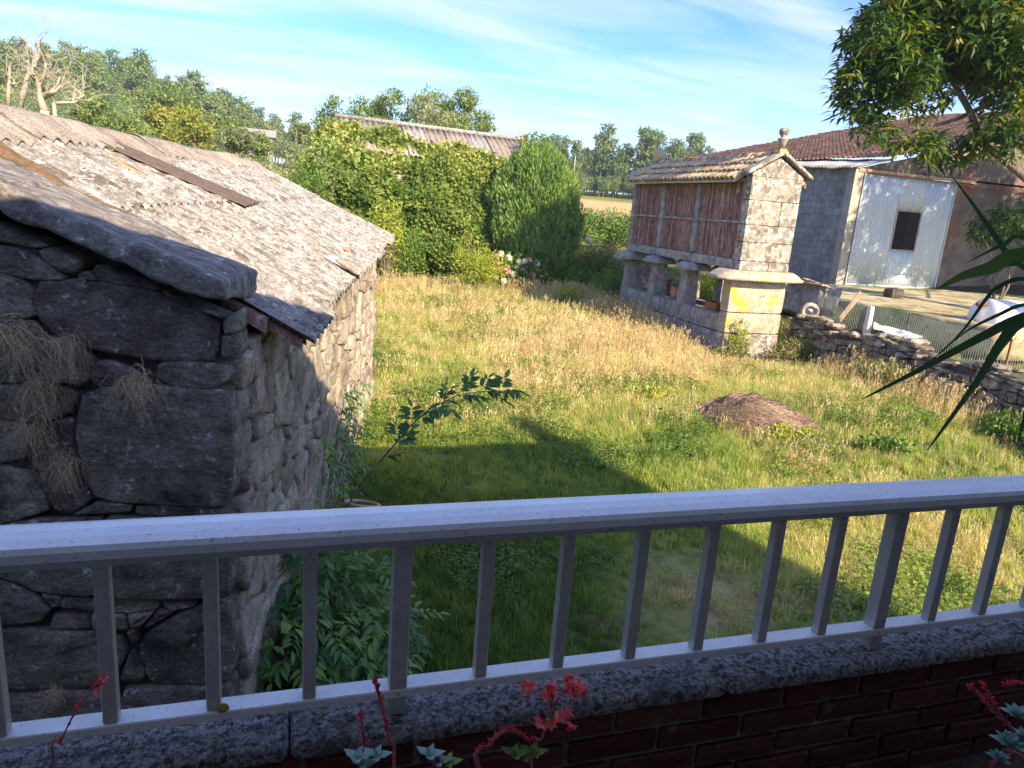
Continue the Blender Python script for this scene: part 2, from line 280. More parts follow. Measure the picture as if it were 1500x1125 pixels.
MT['bush'] = leafmat('bush', [(0, (.035, .09, .018)), (.5, (.09, .17, .028)), (1, (.22, .27, .045))], .3)
MT['bush_yellow'] = leafmat('bush_yellow', [(0, (.10, .16, .02)), (.5, (.24, .29, .035)), (1, (.40, .38, .07))], .35)
MT['bramble'] = leafmat('bramble', [(0, (.06, .09, .025)), (.5, (.15, .18, .05)), (1, (.30, .24, .11))], .3)
MT['elder'] = leafmat('elder', [(0, (.045, .12, .04)), (.5, (.09, .20, .06)), (1, (.24, .32, .07))], .3, nvar=.15, nscale=3)
MT['tree_far'] = leafmat('tree_far', [(0, (.05, .095, .045)), (.5, (.10, .16, .06)), (1, (.24, .27, .09))], .2, nvar=.25, nscale=.12)
MT['tree_mid'] = leafmat('tree_mid', [(0, (.06, .11, .03)), (.5, (.12, .18, .045)), (1, (.26, .29, .08))], .3, nvar=.2, nscale=.5)
MT['tree_yellow'] = leafmat('tree_yellow', [(0, (.10, .14, .025)), (.5, (.18, .20, .035)), (1, (.28, .26, .05))], .3, nvar=.2, nscale=.5)
MT['tree_olive'] = leafmat('tree_olive', [(0, (.09, .12, .05)), (.5, (.17, .20, .09)), (1, (.27, .29, .14))], .3, nvar=.2, nscale=.5)
MT['yucca'] = leafmat('yucca', [(0, (.02, .055, .022)), (.5, (.045, .10, .03)), (1, (.10, .16, .03))], .15, rough=.4, nvar=.1)
MT['petal_pink'] = leafmat('petal_pink', [(0, (.45, .05, .06)), (.5, (.70, .12, .12)), (1, (.85, .30, .26))], .3)
MT['stem_red'] = M('stem_red', [(.3, (.20, .05, .06)), (.7, (.36, .13, .14))], 40, 4, .7, .3, 100, .001)
MT['succulent'] = leafmat('succulent', [(0, (.10, .20, .16)), (.5, (.20, .32, .26)), (1, (.36, .45, .40))], .1)
MT['hyd_white'] = leafmat('hyd_white', [(0, (.45, .50, .30)), (.5, (.66, .66, .52)), (1, (.78, .74, .66))], .2)
MT['hyd_pink'] = leafmat('hyd_pink', [(0, (.40, .10, .12)), (.5, (.55, .26, .24)), (1, (.66, .46, .40))], .2)
MT['moss'] = M('moss', [(.3, (.16, .12, .015)), (.7, (.30, .24, .03))], 60, 6, 1, 1, 100, .01)
MT['orange_paint'] = M('orange_paint', [(.3, (.45, .20, .03)), (.7, (.60, .33, .07))], 20, 4, .5, 0)

# leaves: arrays of folded diamonds
def leaves(P, D, N, L, Wd, tint=None, fold=.25, droop=0.0):
    P = np.asarray(P, float); n = len(P); D = D/(np.linalg.norm(D, axis=1)[:, None]+1e-9)
    S = np.cross(D, N); S /= np.linalg.norm(S, axis=1)[:, None]+1e-9; Nn = np.cross(S, D)
    L = np.broadcast_to(L, n)[:, None]; Wd = np.broadcast_to(Wd, n)[:, None]
    V = np.empty((n, 4, 3)); V[:, 0] = P; V[:, 1] = P+D*L*.45+S*Wd*.5+Nn*Wd*fold; V[:, 2] = P+D*L-Nn*L*droop; V[:, 3] = P+D*L*.45-S*Wd*.5+Nn*Wd*fold
    F = np.arange(n*4).reshape(n, 4)
    t = None if tint is None else np.repeat(tint, 4)
    return V.reshape(-1, 3), F, t
def rdir(n): d = rng.normal(size=(n, 3)); return d/np.linalg.norm(d, axis=1)[:, None]
def foliage(name, P, out, L, Wd, mat, parent=None, tint=None, spread=.9, up=.0, label=None, droop=0.0):
    n = len(P); D = out*.5+rdir(n)*spread+np.array([0, 0, up]); N = out*.8+rdir(n)*.6+np.array([0, 0, .3])
    if tint is None: tint = rng.random(n)
    V, F, t = leaves(P, D, N, L*rng.uniform(.7, 1.25, n), Wd*rng.uniform(.7, 1.25, n), tint, droop=droop)
    return obj(name, V, F, mat, parent, False, t, label)
def clumps(lobes, nc, per, cr, shell=.55):
    """lobes: (cx,cy,cz,rx,ry,rz,weight) -> clump centres spread through lobes, leaves round each"""
    lobes = np.asarray(lobes, float); w = lobes[:, 3]*lobes[:, 4]*lobes[:, 5]; w = w**.75; w /= w.sum()
    k = rng.choice(len(lobes), nc, p=w); d = rdir(nc); r = rng.random(nc)**.4*(1-shell)+shell*rng.random(nc)**.15
    C = lobes[k, :3]+d*lobes[k, 3:6]*r[:, None]
    ci = np.repeat(np.arange(nc), per); off = rdir(nc*per)*(rng.random(nc*per)**.5*cr)[:, None]; off[:, 2] *= .8
    ct = rng.random(nc)
    out = d[ci]*.6+off/cr; tint = np.clip(ct[ci]*.65+rng.random(len(ci))*.35, 0, 1)
    return C[ci]+off, out, tint, C
def branch_path(a, b, wob=.1, n=6, sag=0):
    a = np.asarray(a, float); b = np.asarray(b, float); t = np.linspace(0, 1, n)[:, None]; L = np.linalg.norm(b-a)
    P = a+(b-a)*t; P[1:-1] += rng.normal(size=(n-2, 3))*wob*L*.3; P[:, 2] += sag*L*np.sin(t[:, 0]*math.pi); return P
def tree(name, label, base, h, lobes, nc, per, cr, L, Wd, mat, trunk_r=.15, group=None, bark='bark', limbs=None, shell=.55, up=0, cat='tree', lean=(0, 0)):
    base = np.asarray(base, float); o = thing(name, base, label, cat, group)
    top = base+np.array([lean[0], lean[1], h]); mb = MB(); tp = branch_path(base-np.array([0, 0, .2]), top, .06, 8); mb.tube(tp, np.linspace(trunk_r, trunk_r*.3, 8), 8)
    P, out, tint, C = clumps(lobes, nc, per, cr, shell)
    for lb in lobes:
        s_ = tp[int(rng.integers(3, 7))]; mb.tube(branch_path(s_, lb[:3], .15, 6), np.linspace(trunk_r*.4, trunk_r*.08, 6), 5)
    for i in rng.choice(len(C), min(len(C), limbs or 24), replace=False):
        lb = min(lobes, key=lambda q: np.linalg.norm(np.array(q[:3])-C[i])); mb.tube(branch_path(lb[:3], C[i], .2, 4), np.linspace(trunk_r*.12, trunk_r*.03, 4), 4)
    mb.build('trunk', MT[bark], o, True)
    foliage('crown', P, out, L, Wd, mat, o, tint, up=up)
    return o

# geometry-nodes scatter for uncountable ground cover and far woods
def scatter(name, pts, rotz, scl, idx, tint, protos, label):
    c = bpy.data.collections.new(name+'_kinds')
    for p in protos: c.objects.link(p)
    m = bpy.data.meshes.new(name); m.vertices.add(len(pts)); m.vertices.foreach_set('co', np.asarray(pts, np.float32).ravel())
    for nm, ty, val in (('rz', 'FLOAT', rotz), ('scl', 'FLOAT', scl), ('tint', 'FLOAT', tint)):
        a = m.attributes.new(nm, ty, 'POINT'); a.data.foreach_set('value', np.asarray(val, np.float32))
    a = m.attributes.new('idx', 'INT', 'POINT'); a.data.foreach_set('value', np.asarray(idx, np.int32))
    o = bpy.data.objects.new(name, m); COL.objects.link(o); tag(o, label, None, None, 'stuff')
    g = bpy.data.node_groups.new(name, 'GeometryNodeTree'); g.interface.new_socket('Geometry', in_out='INPUT', socket_type='NodeSocketGeometry'); g.interface.new_socket('Geometry', in_out='OUTPUT', socket_type='NodeSocketGeometry')
    N = g.nodes; gi = N.new('NodeGroupInput'); go = N.new('NodeGroupOutput'); ip = N.new('GeometryNodeInstanceOnPoints'); ci = N.new('GeometryNodeCollectionInfo'); ci.inputs[0].default_value = c; ci.inputs[1].default_value = True; ci.inputs[2].default_value = True
    def na(nm, ty): q = N.new('GeometryNodeInputNamedAttribute'); q.data_type = ty; q.inputs[0].default_value = nm; return q.outputs[0]
    cx = N.new('ShaderNodeCombineXYZ'); g.links.new(na('rz', 'FLOAT'), cx.inputs[2])
    g.links.new(gi.outputs[0], ip.inputs['Points']); g.links.new(ci.outputs[0], ip.inputs['Instance']); ip.inputs['Pick Instance'].default_value = True
    g.links.new(na('idx', 'INT'), ip.inputs['Instance Index']); g.links.new(cx.outputs[0], ip.inputs['Rotation']); g.links.new(na('scl', 'FLOAT'), ip.inputs['Scale'])
    g.links.new(ip.outputs[0], go.inputs[0]); md = o.modifiers.new('scatter', 'NODES'); md.node_group = g
    return o
def proto(name, V, F, mat, tint=None): return bpy.data.objects.new(name, mesh_data(name, V, F, mat, False, tint))

# ------------------------------------------------------------------ terrain
SU = np.array([math.sin(SR), math.cos(SR), 0.]); SN = np.array([math.cos(SR), -math.sin(SR), 0.])   # shed: along, outward
def wall_x(y): return np.interp(y, [3, 5.5, 7.7, 9.6, 12, 15.1, 22], [10.2, 10.9, 11.45, 11.85, 12.05, 12.12, 12.3])
def ground_z(x, y):
    x = np.asarray(x, float); y = np.asarray(y, float); d = np.hypot(x, y); az = np.degrees(np.arctan2(x, y))
    z = -.30+.30*sst(y, 3, 9.5)
    z = z+(fbm(x*.8, y*.8, 3, 5)-.5)*.12*sst(d, 3, 6)
    z = z-.26*np.exp(-((x-10.4)**2/3.2+np.maximum(0, y-15)**2/14+np.maximum(0, 15-y)**2/3.5))*(x < 12.4)
    yard = sst(x-wall_x(y), .25, .7)*sst(y, 2, 5)*(1-sst(y, 30, 40))
    z = z+yard*(.30+.45*sst(y, 19, 22.5))
    z = z+np.interp(d, [0, 27, 46, 200, 330, 900], [0, 0, 1.65, 8.7, 12, 14])*(1-.5*sst(az, 50, 80))
    hill = 1-sst(az, -11, 1.5)
    z = z+hill*(sst(d, 55, 210)*9.5+sst(d, 200, 420)*6)*(.8+.4*fbm(az*.2, d*.01, 3, 9)) 
    return z
def axis(a, b, dens, lo, hi, g=1.12):
    c = list(np.arange(a, b+1e-6, dens)); s = dens
    while c[-1] < hi: s *= g; c.append(c[-1]+s)
    s = dens
    while c[0] > lo: s *= g; c.insert(0, c[0]-s)
    return np.array(c)
gx = axis(-3, 26, .22, -360, 360); gy = axis(1.5, 30, .22, -60, 400)
GX, GY = np.meshgrid(gx, gy); GZ = ground_z(GX, GY)
def dryness(x, y):
    x = np.asarray(x, float); y = np.asarray(y, float); v = np.full(x.shape, .24)
    for cx, cy, r, a in ((5.2, 13.2, 2.3, .55), (7.8, 16.2, 2.6, .5), (9.2, 13, 1.2, .5), (3.9, 11, 1.2, .45), (5.3, 5.6, .9, .5), (6.6, 6.6, 1.2, .35), (2.5, 18, 2.4, .22), (5.5, 21, 3.5, .32), (8, 11.5, 1.5, .3), (9.6, 9.8, 1.0, .25), (3.5, 4.9, .8, 1.0), (7, 4.5, 1.3, .25), (2.2, 25, 3, .35)):
        v = v+a*.62*np.exp(-((x-cx)**2+(y-cy)**2)/(r*r))
    for cx, cy, r, a in ((1.8, 6, 1.8, -.25), (1, 4, 1.6, -.3), (2.6, 12.5, 1.1, -.15), (8.8, 8.2, 1.3, -.12), (5.8, 9.2, .9, -.15), (8, 7, 1, -.1)):
        v = v+a*np.exp(-((x-cx)**2+(y-cy)**2)/(r*r))
    v = v+(fbm(x*1.1+3, y*1.1, 4, 21)-.5)*.65
    return np.clip(v, 0, 1)
nx, ny = len(gx), len(gy); idx = np.arange(nx*ny).reshape(ny, nx)
GF = np.stack([idx[:-1, :-1], idx[:-1, 1:], idx[1:, 1:], idx[1:, :-1]], -1).reshape(-1, 4)
gm = mesh_data('ground', np.stack([GX, GY, GZ], -1).reshape(-1, 3), GF, None, True, dryness(GX, GY).ravel())
gd = np.hypot(GX, GY); ga = np.degrees(np.arctan2(GX, GY))
crop = sst(gd, 62, 66)*(1-sst(gd, 120, 128))*sst(ga, 8, 12)*(1-sst(ga, 60, 70))
at = gm.attributes.new('crop', 'FLOAT', 'POINT'); at.data.foreach_set('value', crop.ravel().astype(np.float32))
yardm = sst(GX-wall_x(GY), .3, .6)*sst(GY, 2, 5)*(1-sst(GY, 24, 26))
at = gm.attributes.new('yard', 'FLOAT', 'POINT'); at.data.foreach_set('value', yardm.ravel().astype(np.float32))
def ground_material():
    m = bpy.data.materials.new('garden_soil'); m.use_nodes = True; nt = m.node_tree; b = nt.nodes['Principled BSDF']; b.inputs['Roughness'].default_value = 1; b.inputs['Specular IOR Level'].default_value = .1
    g = nt.nodes.new('ShaderNodeNewGeometry'); P = g.outputs['Position']
    def at(n): q = nt.nodes.new('ShaderNodeAttribute'); q.attribute_name = n; return q.outputs['Fac']
    f = nt.nodes.new('ShaderNodeMath'); f.operation = 'ADD'; nt.links.new(at('tint'), f.inputs[0]); nt.links.new(maprange(nt, noisef(nt, P, 9, 8), .3, .7, -.25, .25), f.inputs[1])
    r = ramp(nt, [(0, (.03, .055, .012)), (.3, (.11, .14, .035)), (.55, (.20, .20, .07)), (.85, (.28, .23, .11)), (1, (.32, .25, .14))]); nt.links.new(f.outputs[0], r.inputs[0])
    soil = mixc(nt, maprange(nt, noisef(nt, P, 1.6, 6), .58, .68), r.outputs[0], (.15, .105, .07))
    far = mixc(nt, maprange(nt, noisef(nt, P, .05, 5), .35, .65), (.13, .19, .035), (.24, .25, .06))
    ln = nt.nodes.new('ShaderNodeVectorMath'); ln.operation = 'LENGTH'; nt.links.new(P, ln.inputs[0])
    c = mixc(nt, maprange(nt, ln.outputs['Value'], 30, 42), soil, far)
    c = mixc(nt, at('crop'), c, mixc(nt, maprange(nt, noisef(nt, P, .3, 6), .3, .7), (.52, .33, .14), (.62, .43, .21)))
    yd = mixc(nt, maprange(nt, noisef(nt, P, 1.2, 7), .4, .6), (.055, .048, .034), (.06, .07, .025))  # soil and moss; shade beside the slab is put into this colour too
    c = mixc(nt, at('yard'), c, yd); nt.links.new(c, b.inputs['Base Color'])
    bp = nt.nodes.new('ShaderNodeBump'); bp.inputs['Strength'].default_value = 1; bp.inputs['Distance'].default_value = .03; nt.links.new(noisef(nt, P, 25, 8, .7), bp.inputs['Height']); nt.links.new(bp.outputs[0], b.inputs['Normal'])
    return m
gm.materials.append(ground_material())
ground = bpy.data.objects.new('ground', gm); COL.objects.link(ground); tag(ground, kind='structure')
ORG['ground'] = np.zeros(3)
def gz(x, y): return float(ground_z(np.array([x]), np.array([y]))[0])

# ------------------------------------------------------------------ masonry helper
def stone_mesh(poly, depth, prouder, T, rough=.012, rings=True, sub=.06):
    """poly: outline in a 2D wall frame; T(a,b,c) -> world, c outward. Rounded front, sides running back."""
    P = [np.array(p, float) for p in poly]; c = sum(P)/len(P); Q = []
    size = max(np.ptp([p[0] for p in P]), np.ptp([p[1] for p in P]))
    step = max(sub, size/9)
    for i in range(len(P)):
        a, b = P[i], P[(i+1) % len(P)]; n = max(1, int(np.linalg.norm(b-a)/step))
        for k in range(n): Q.append(a+(b-a)*k/n)
    Q = np.array(Q); m = len(Q); sm = Q.copy()
    for _ in range(1): sm = (np.roll(sm, 1, 0)+6*sm+np.roll(sm, -1, 0))/8
    Q = sm; V = []; mn = min(np.ptp(Q[:, 0]), np.ptp(Q[:, 1])); b1 = min(.013, mn*.10)
    off = random.uniform(-.4, .6)*prouder
    spec = [(0, -depth, 0), (0, .30*prouder, .6), (b1*.5, .78*prouder, 1), (b1*1.4, .97*prouder, 1), (mn*.20, prouder, 1), (mn*.36, prouder, 1)]
    tx = random.uniform(-.5, .5)*prouder/max(size, .1); ty = random.uniform(-.5, .5)*prouder/max(size, .1)
    for ins, h, nz in spec:
        for q in Q:
            d = c-q; L = np.linalg.norm(d)+1e-9; p = q+d/L*min(ins, L*.9)
            w = mnoise.noise(Vector((p[0]*5.3, p[1]*5.3, 3.1+c[0])))*rough*2+mnoise.noise(Vector((p[0]*17, p[1]*17, 9)))*rough
            hh = h+(off+w+tx*(p[0]-c[0])+ty*(p[1]-c[1]))*(1 if h > 0 else 0)
            V.append(T(p[0]+w*.4*nz*(h > -.01), p[1]+w*.4*(h > -.01), hh))
    V.append(T(c[0], c[1], prouder+off))
    F = [(i*m+k, i*m+(k+1) % m, (i+1)*m+(k+1) % m, (i+1)*m+k) for i in range(len(spec)-1) for k in range(m)]
    F += [((len(spec)-1)*m+k, (len(spec)-1)*m+(k+1) % m, len(spec)*m) for k in range(m)]
    return V, F
def courses(a0, a1, b0, b1, hr, lr, gap=.012, jit=.03, slope=0.0, breakp=.2):
    """random rubble outlines between a0..a1, b0..b1"""
    out = []; b = b0; ph = random.random()*9
    rows = []
    while b < b1-.03:
        h = random.uniform(*hr)
        if b+h > b1-.05: h = b1-b
        rows.append((b, b+h)); b += h
    wav = lambda a, k: jit*1.2*math.sin(a*2.1+k*1.7+ph)+jit*.8*math.sin(a*5.3+k*2.9)
    for k, (lo, hi) in enumerate(rows):
        a = a0-random.uniform(0, .2)*0
        while a < a1-.02:
            l = random.uniform(*lr)
            if a+l > a1-lr[0]*.5: l = a1-a
            e = a+l; j = lambda: random.uniform(-jit, jit)*.6
            B0 = lambda x: lo+(wav(x, k) if k else 0); B1 = lambda x: hi+(wav(x, k+1) if k < len(rows)-1 else 0)
            def quad(p0, p1, q0, q1): out.append([(p0+gap/2, q0(p0)+gap/2), ((p0+p1)/2, q0((p0+p1)/2)+gap/2+j()*.5), (p1-gap/2, q0(p1)+gap/2), (p1-gap/2+j(), (q0(p1)+q1(p1))/2), (p1-gap/2, q1(p1)-gap/2), ((p0+p1)/2, q1((p0+p1)/2)-gap/2+j()*.5), (p0+gap/2, q1(p0)-gap/2), (p0+gap/2+j(), (q0(p0)+q1(p0))/2)])
            if random.random() < breakp and hi-lo > .16:
                mid = random.uniform(.4, .6); Bm = lambda x: B0(x)*(1-mid)+B1(x)*mid; quad(a, e, B0, Bm); quad(a, e, Bm, B1)
            else: quad(a, e, B0, B1)
            a = e
    return out
def clip_poly(poly, f):
    """clip outline to f(a)>=b (below a line b=f(a))"""
    return [(a, min(b, f(a))) for a, b in poly]

def rockbox(L, Wd, H, T, nu=10, nv=4, nh=3, amp=.02, rnd=.04, seed=0):
    """rough slab: local u (length) v (width) h (height) in 0..L,0..W,0..H -> T(u,v,h)"""
    V = []; F = []; key = {}
    def vert(u, v, h):
        k = (round(u, 5), round(v, 5), round(h, 5))
        if k in key: return key[k]
        q = [u, v, h]; dims = (L, Wd, H); edge = 0
        for i in range(3):
            if q[i] < 1e-6 or q[i] > dims[i]-1e-6: edge += 1
        c = [L/2, Wd/2, H/2]; r = rnd*(0, 0, .55, 1)[edge]
        p = [q[i]+(c[i]-q[i])/max(dims[i]/2, .01)*r for i in range(3)]
        n = Vector((p[0]*4+seed*3.1, p[1]*4, p[2]*4)); d = mnoise.noise(n)*amp+mnoise.noise(n*3.3)*amp*.5
        p = [p[i]+d*((p[i]-c[i])/(dims[i]/2+.001)) for i in range(3)]
        V.append(T(*p)); key[k] = len(V)-1; return key[k]
    def face(fix, val, n1, n2, flip):
        dims = (L, Wd, H); ax = [i for i in range(3) if i != fix]
        for i in range(n1):
            for j in range(n2):
                ids = []
                for di, dj in ((0, 0), (1, 0), (1, 1), (0, 1)):
                    q = [0, 0, 0]; q[fix] = val; q[ax[0]] = dims[ax[0]]*(i+di)/n1; q[ax[1]] = dims[ax[1]]*(j+dj)/n2; ids.append(vert(*q))
                F.append(tuple(ids[::-1] if flip else ids))
    for h, fl in ((0, True), (H, False)): face(2, h, nu, nv, fl)
    for v, fl in ((0, False), (Wd, True)): face(1, v, nu, nh, fl)
    for u, fl in ((0, True), (L, False)): face(0, u, nv, nh, fl)
    return V, F
def corrugated(O, A, Dn, length_a, length_d, pitch, amp, seg=6, nd=8, th=.007, warp=.0, seed=0, sag=None):
    """sheet with waves repeating along A, running along Dn; normal = A x Dn"""
    O, A, Dn = (np.asarray(q, float) for q in (O, A, Dn)); N = np.cross(A, Dn); N /= np.linalg.norm(N)
    if N[2] < -.01: N = -N
    na = max(2, int(length_a/pitch*seg)); V = []
    for lay in (0, 1):
        for j in range(nd+1):
            for i in range(na+1):
                a = length_a*i/na; d = length_d*j/nd
                h = amp*math.cos(2*math.pi*a/pitch)-lay*th+(mnoise.noise(Vector((a*1.3+seed, d*1.1, seed*2.)))*warp if warp else 0)
                V.append(O+A*a+Dn*d+N*h)
    w = na+1; off = w*(nd+1); F = []
    for j in range(nd):
        for i in range(na):
            q = j*w+i; F.append((q, q+1, q+w+1, q+w)); F.append((off+q, off+q+w, off+q+w+1, off+q+1))
    for i in range(na):
        F.append((i, off+i, off+i+1, i+1)); q = nd*w+i; F.append((q, q+1, off+q+1, off+q))
    for j in range(nd):
        q = j*w; F.append((q, q+w, off+q+w, off+q)); q = j*w+na; F.append((q, off+q, off+q+w, q+w))
    return V, F
def ribbons(name, curves, widths, mat, parent=None, tint=None, label=None):
    """curves (n,k,3) -> thin tapering ribbons"""
    C = np.asarray(curves, float); n, k, _ = C.shape; Dd = np.gradient(C, axis=1); Dd /= np.linalg.norm(Dd, axis=2)[:, :, None]+1e-9
    ref = rdir(n)[:, None, :]+np.zeros((n, k, 3)); S = np.cross(Dd, ref); S /= np.linalg.norm(S, axis=2)[:, :, None]+1e-9
    w = np.broadcast_to(widths, n)[:, None, None]*np.linspace(1, .25, k)[None, :, None]*.5
    V = np.stack([C-S*w, C+S*w], 2).reshape(n, k*2, 3); base = (np.arange(n)*k*2)[:, None, None]; q = np.arange(k-1)*2
    F = (base+np.stack([q, q+1, q+3, q+2], -1)[None]).reshape(-1, 4)
    t = rng.random(n) if tint is None else tint
    return obj(name, V.reshape(-1, 3), F, mat, parent, False, np.repeat(t, k*2), label)

# ------------------------------------------------------------------ the house we look out of
home = thing('house', (0, -4, -.3), 'plastered house whose balcony the view is taken from, its shadow across the grass', 'house')
def part(name, boxes, mat, parent, bev=0, label=None):
    mb = MB()
    for a, b in boxes: mb.box(a, b, bev)
    return mb.build(name, mat, parent, label=label)
part('lower_wall', [((-6.5, -9, -.6), (6.35, 1.34, 1.30))], MT['plaster_house'], home)
part('back_wall', [((-6.5, -9, 1.304), (6.35, -.9, 4.54))], MT['plaster_house'], home)
part('side_wall', [((2.9, -.896, 1.304), (6.35, .30, 4.54))], MT['plaster_house'], home)
part('side_wall', [((-6.5, -.896, 1.304), (-2.9, .30, 4.54))], MT['plaster_house'], home)
part('balcony_floor', [((-2.89, -.89, 1.304), (2.89, 1.19, 1.44))], MT['concrete'], home)
part('roof', [((-6.6, -9.1, 4.544), (6.42, .35, 4.70))], MT['terracotta'], home)
part('chimney', [((6.08, -.1, 4.704), (6.36, .2, 5.42))], MT['plaster_house'], home)

par = thing('parapet_wall', (0, 1.3, 1.304), 'low red brick parapet with a mottled lichen coping under the balcony rail', 'wall')
part('mortar_core', [((-2.88, 1.222, 1.306), (2.88, 1.35, 1.893))], MT['brick_mortar'], par)
bm_ = MB().box((-.105, -.012, -.0265), (.105, .012, .0265), .004, jit=.0015); brick_d = mesh_data('brick', bm_.v, bm_.f, MT['brick'])
for r in range(5):
    z = 1.862-r*.066; 
    for k in range(26):
        x = -2.75+k*.222+(.111 if r % 2 else 0)+random.uniform(-.003, .003)
        if x > 2.75: continue
        inst('brick', brick_d, (x, 1.222+random.uniform(-.003, .002), z), par, (0, random.uniform(-.008, .008), random.uniform(-.01, .01)), (1, 1, random.uniform(.95, 1.05)))
for k in range(6):
    a = -2.88+k*.96
    V, F = rockbox(.958, .165, .040, lambda u, v, h, a=a: (a+u, 1.196+v, 1.8965+h), 70, 14, 4, .003, .006, seed=k)
    obj('coping', V, F, MT['coping_concrete'], par, True)

rail = thing('balcony_railing', (0, 1.26, 1.94), 'speckled grey aluminium balcony railing with flat handrail and thin square bars', 'railing')
prof = [(1.214, 2.336), (1.2135, 2.352), (1.219, 2.361), (1.24, 2.3665), (1.268, 2.369), (1.297, 2.3665), (1.316, 2.361), (1.3215, 2.352), (1.321, 2.336)]
def extrude_x(prof, x0, x1, n=2):
    V = []; m = len(prof)
    for i in range(n+1):
        x = x0+(x1-x0)*i/n
        for y, z in prof: V.append((x, y, z))
    F = [(i*m+k, (i+1)*m+k, (i+1)*m+(k+1) % m, i*m+(k+1) % m) for i in range(n) for k in range(m)]+[tuple(range(m)), tuple(range(n*m, (n+1)*m))[::-1]]
    return V, F
V, F = extrude_x(prof, -2.6, 2.6); hr = obj('handrail', V, F, MT['alu_skylit'], rail)
part('handrail_channel', [((-2.6, 1.232, 2.315), (2.6, 1.302, 2.3355))], MT['alu'], rail)
V, F = extrude_x([(1.2345, 1.982), (1.2345, 1.997), (1.2365, 1.9995), (1.2755, 1.9995), (1.2775, 1.997), (1.2775, 1.982)], -2.6, 2.6); obj('bottom_rail', V, F, MT['alu_skylit'], rail)
mb = MB().box((-.0125, -.0125, 0), (.0125, .0125, .3145), .0015); bal_d = mesh_data('baluster', mb.v, mb.f, MT['alu'])
mb = MB().box((-.0175, -.0185, 0), (.0175, .0185, .376), .002); post_d = mesh_data('post', mb.v, mb.f, MT['alu'])
mb = MB().lathe([(.0045, 0), (.0045, .002), (.003, .0028)], (0, 0, 0), 10); riv = mesh_data('rivet', mb.v, mb.f, MT['alu'])
for k in range(-16, 15):
    x = .207+.1715*k
    if abs(x) > 2.58: continue
    if k % 7 == 0:
        o = inst('post', post_d, (x, 1.2545, 1.9385), rail)
        for zz in (2.305, 1.990): inst('rivet', riv, (x, 1.2355, zz), rail, (R(90), 0, 0))
    else:
        inst('baluster', bal_d, (x, 1.2525, 2.0000), rail)
        inst('rivet', riv, (x, 1.2395, 2.304), rail, (R(90), 0, 0))
# moss cushion at a baluster foot
def cushion(name, c, r, h, mat, label, cat, n=10):
    V = []; F = []; m = 16
    for i in range(n+1):
        t = i/n*math.pi/2
        for k in range(m):
            a = 2*math.pi*k/m; w = 1+.10*mnoise.noise(Vector((math.cos(a)*2, math.sin(a)*2, t*2+c[0]*9))); V.append((c[0]+r*w*math.cos(t)*math.cos(a), c[1]+r*w*math.cos(t)*math.sin(a), c[2]+h*w*math.sin(t)))
    F = [(i*m+k, i*m+(k+1) % m, (i+1)*m+(k+1) % m, (i+1)*m+k) for i in range(n) for k in range(m)]
    o = obj(name, V, F, mat, None, True); return tag(o, label, cat)
cushion('moss_cushion', (-.120, 1.2425, 1.9995), .011, .009, MT['moss'], 'small yellow moss cushion at a bar foot on the bottom rail', 'moss')

# ------------------------------------------------------------------ stone shed on the left
S0, S1, WW = 3.35, 10.5, -.95
def sh(w, s, z): return SN*w+SU*s+np.array([0, 0, z])
def roofz(w, s=4.5):
    e = 2.2+.22*min(max((s-3.9)/6.8, 0), 1); return e+(3.24-e)*(-.75-w)/1.95
shed = thing('stone_shed', sh(-2.7, 7, -.3), 'old granite shed with weathered corrugated fibre-cement roof', 'shed')
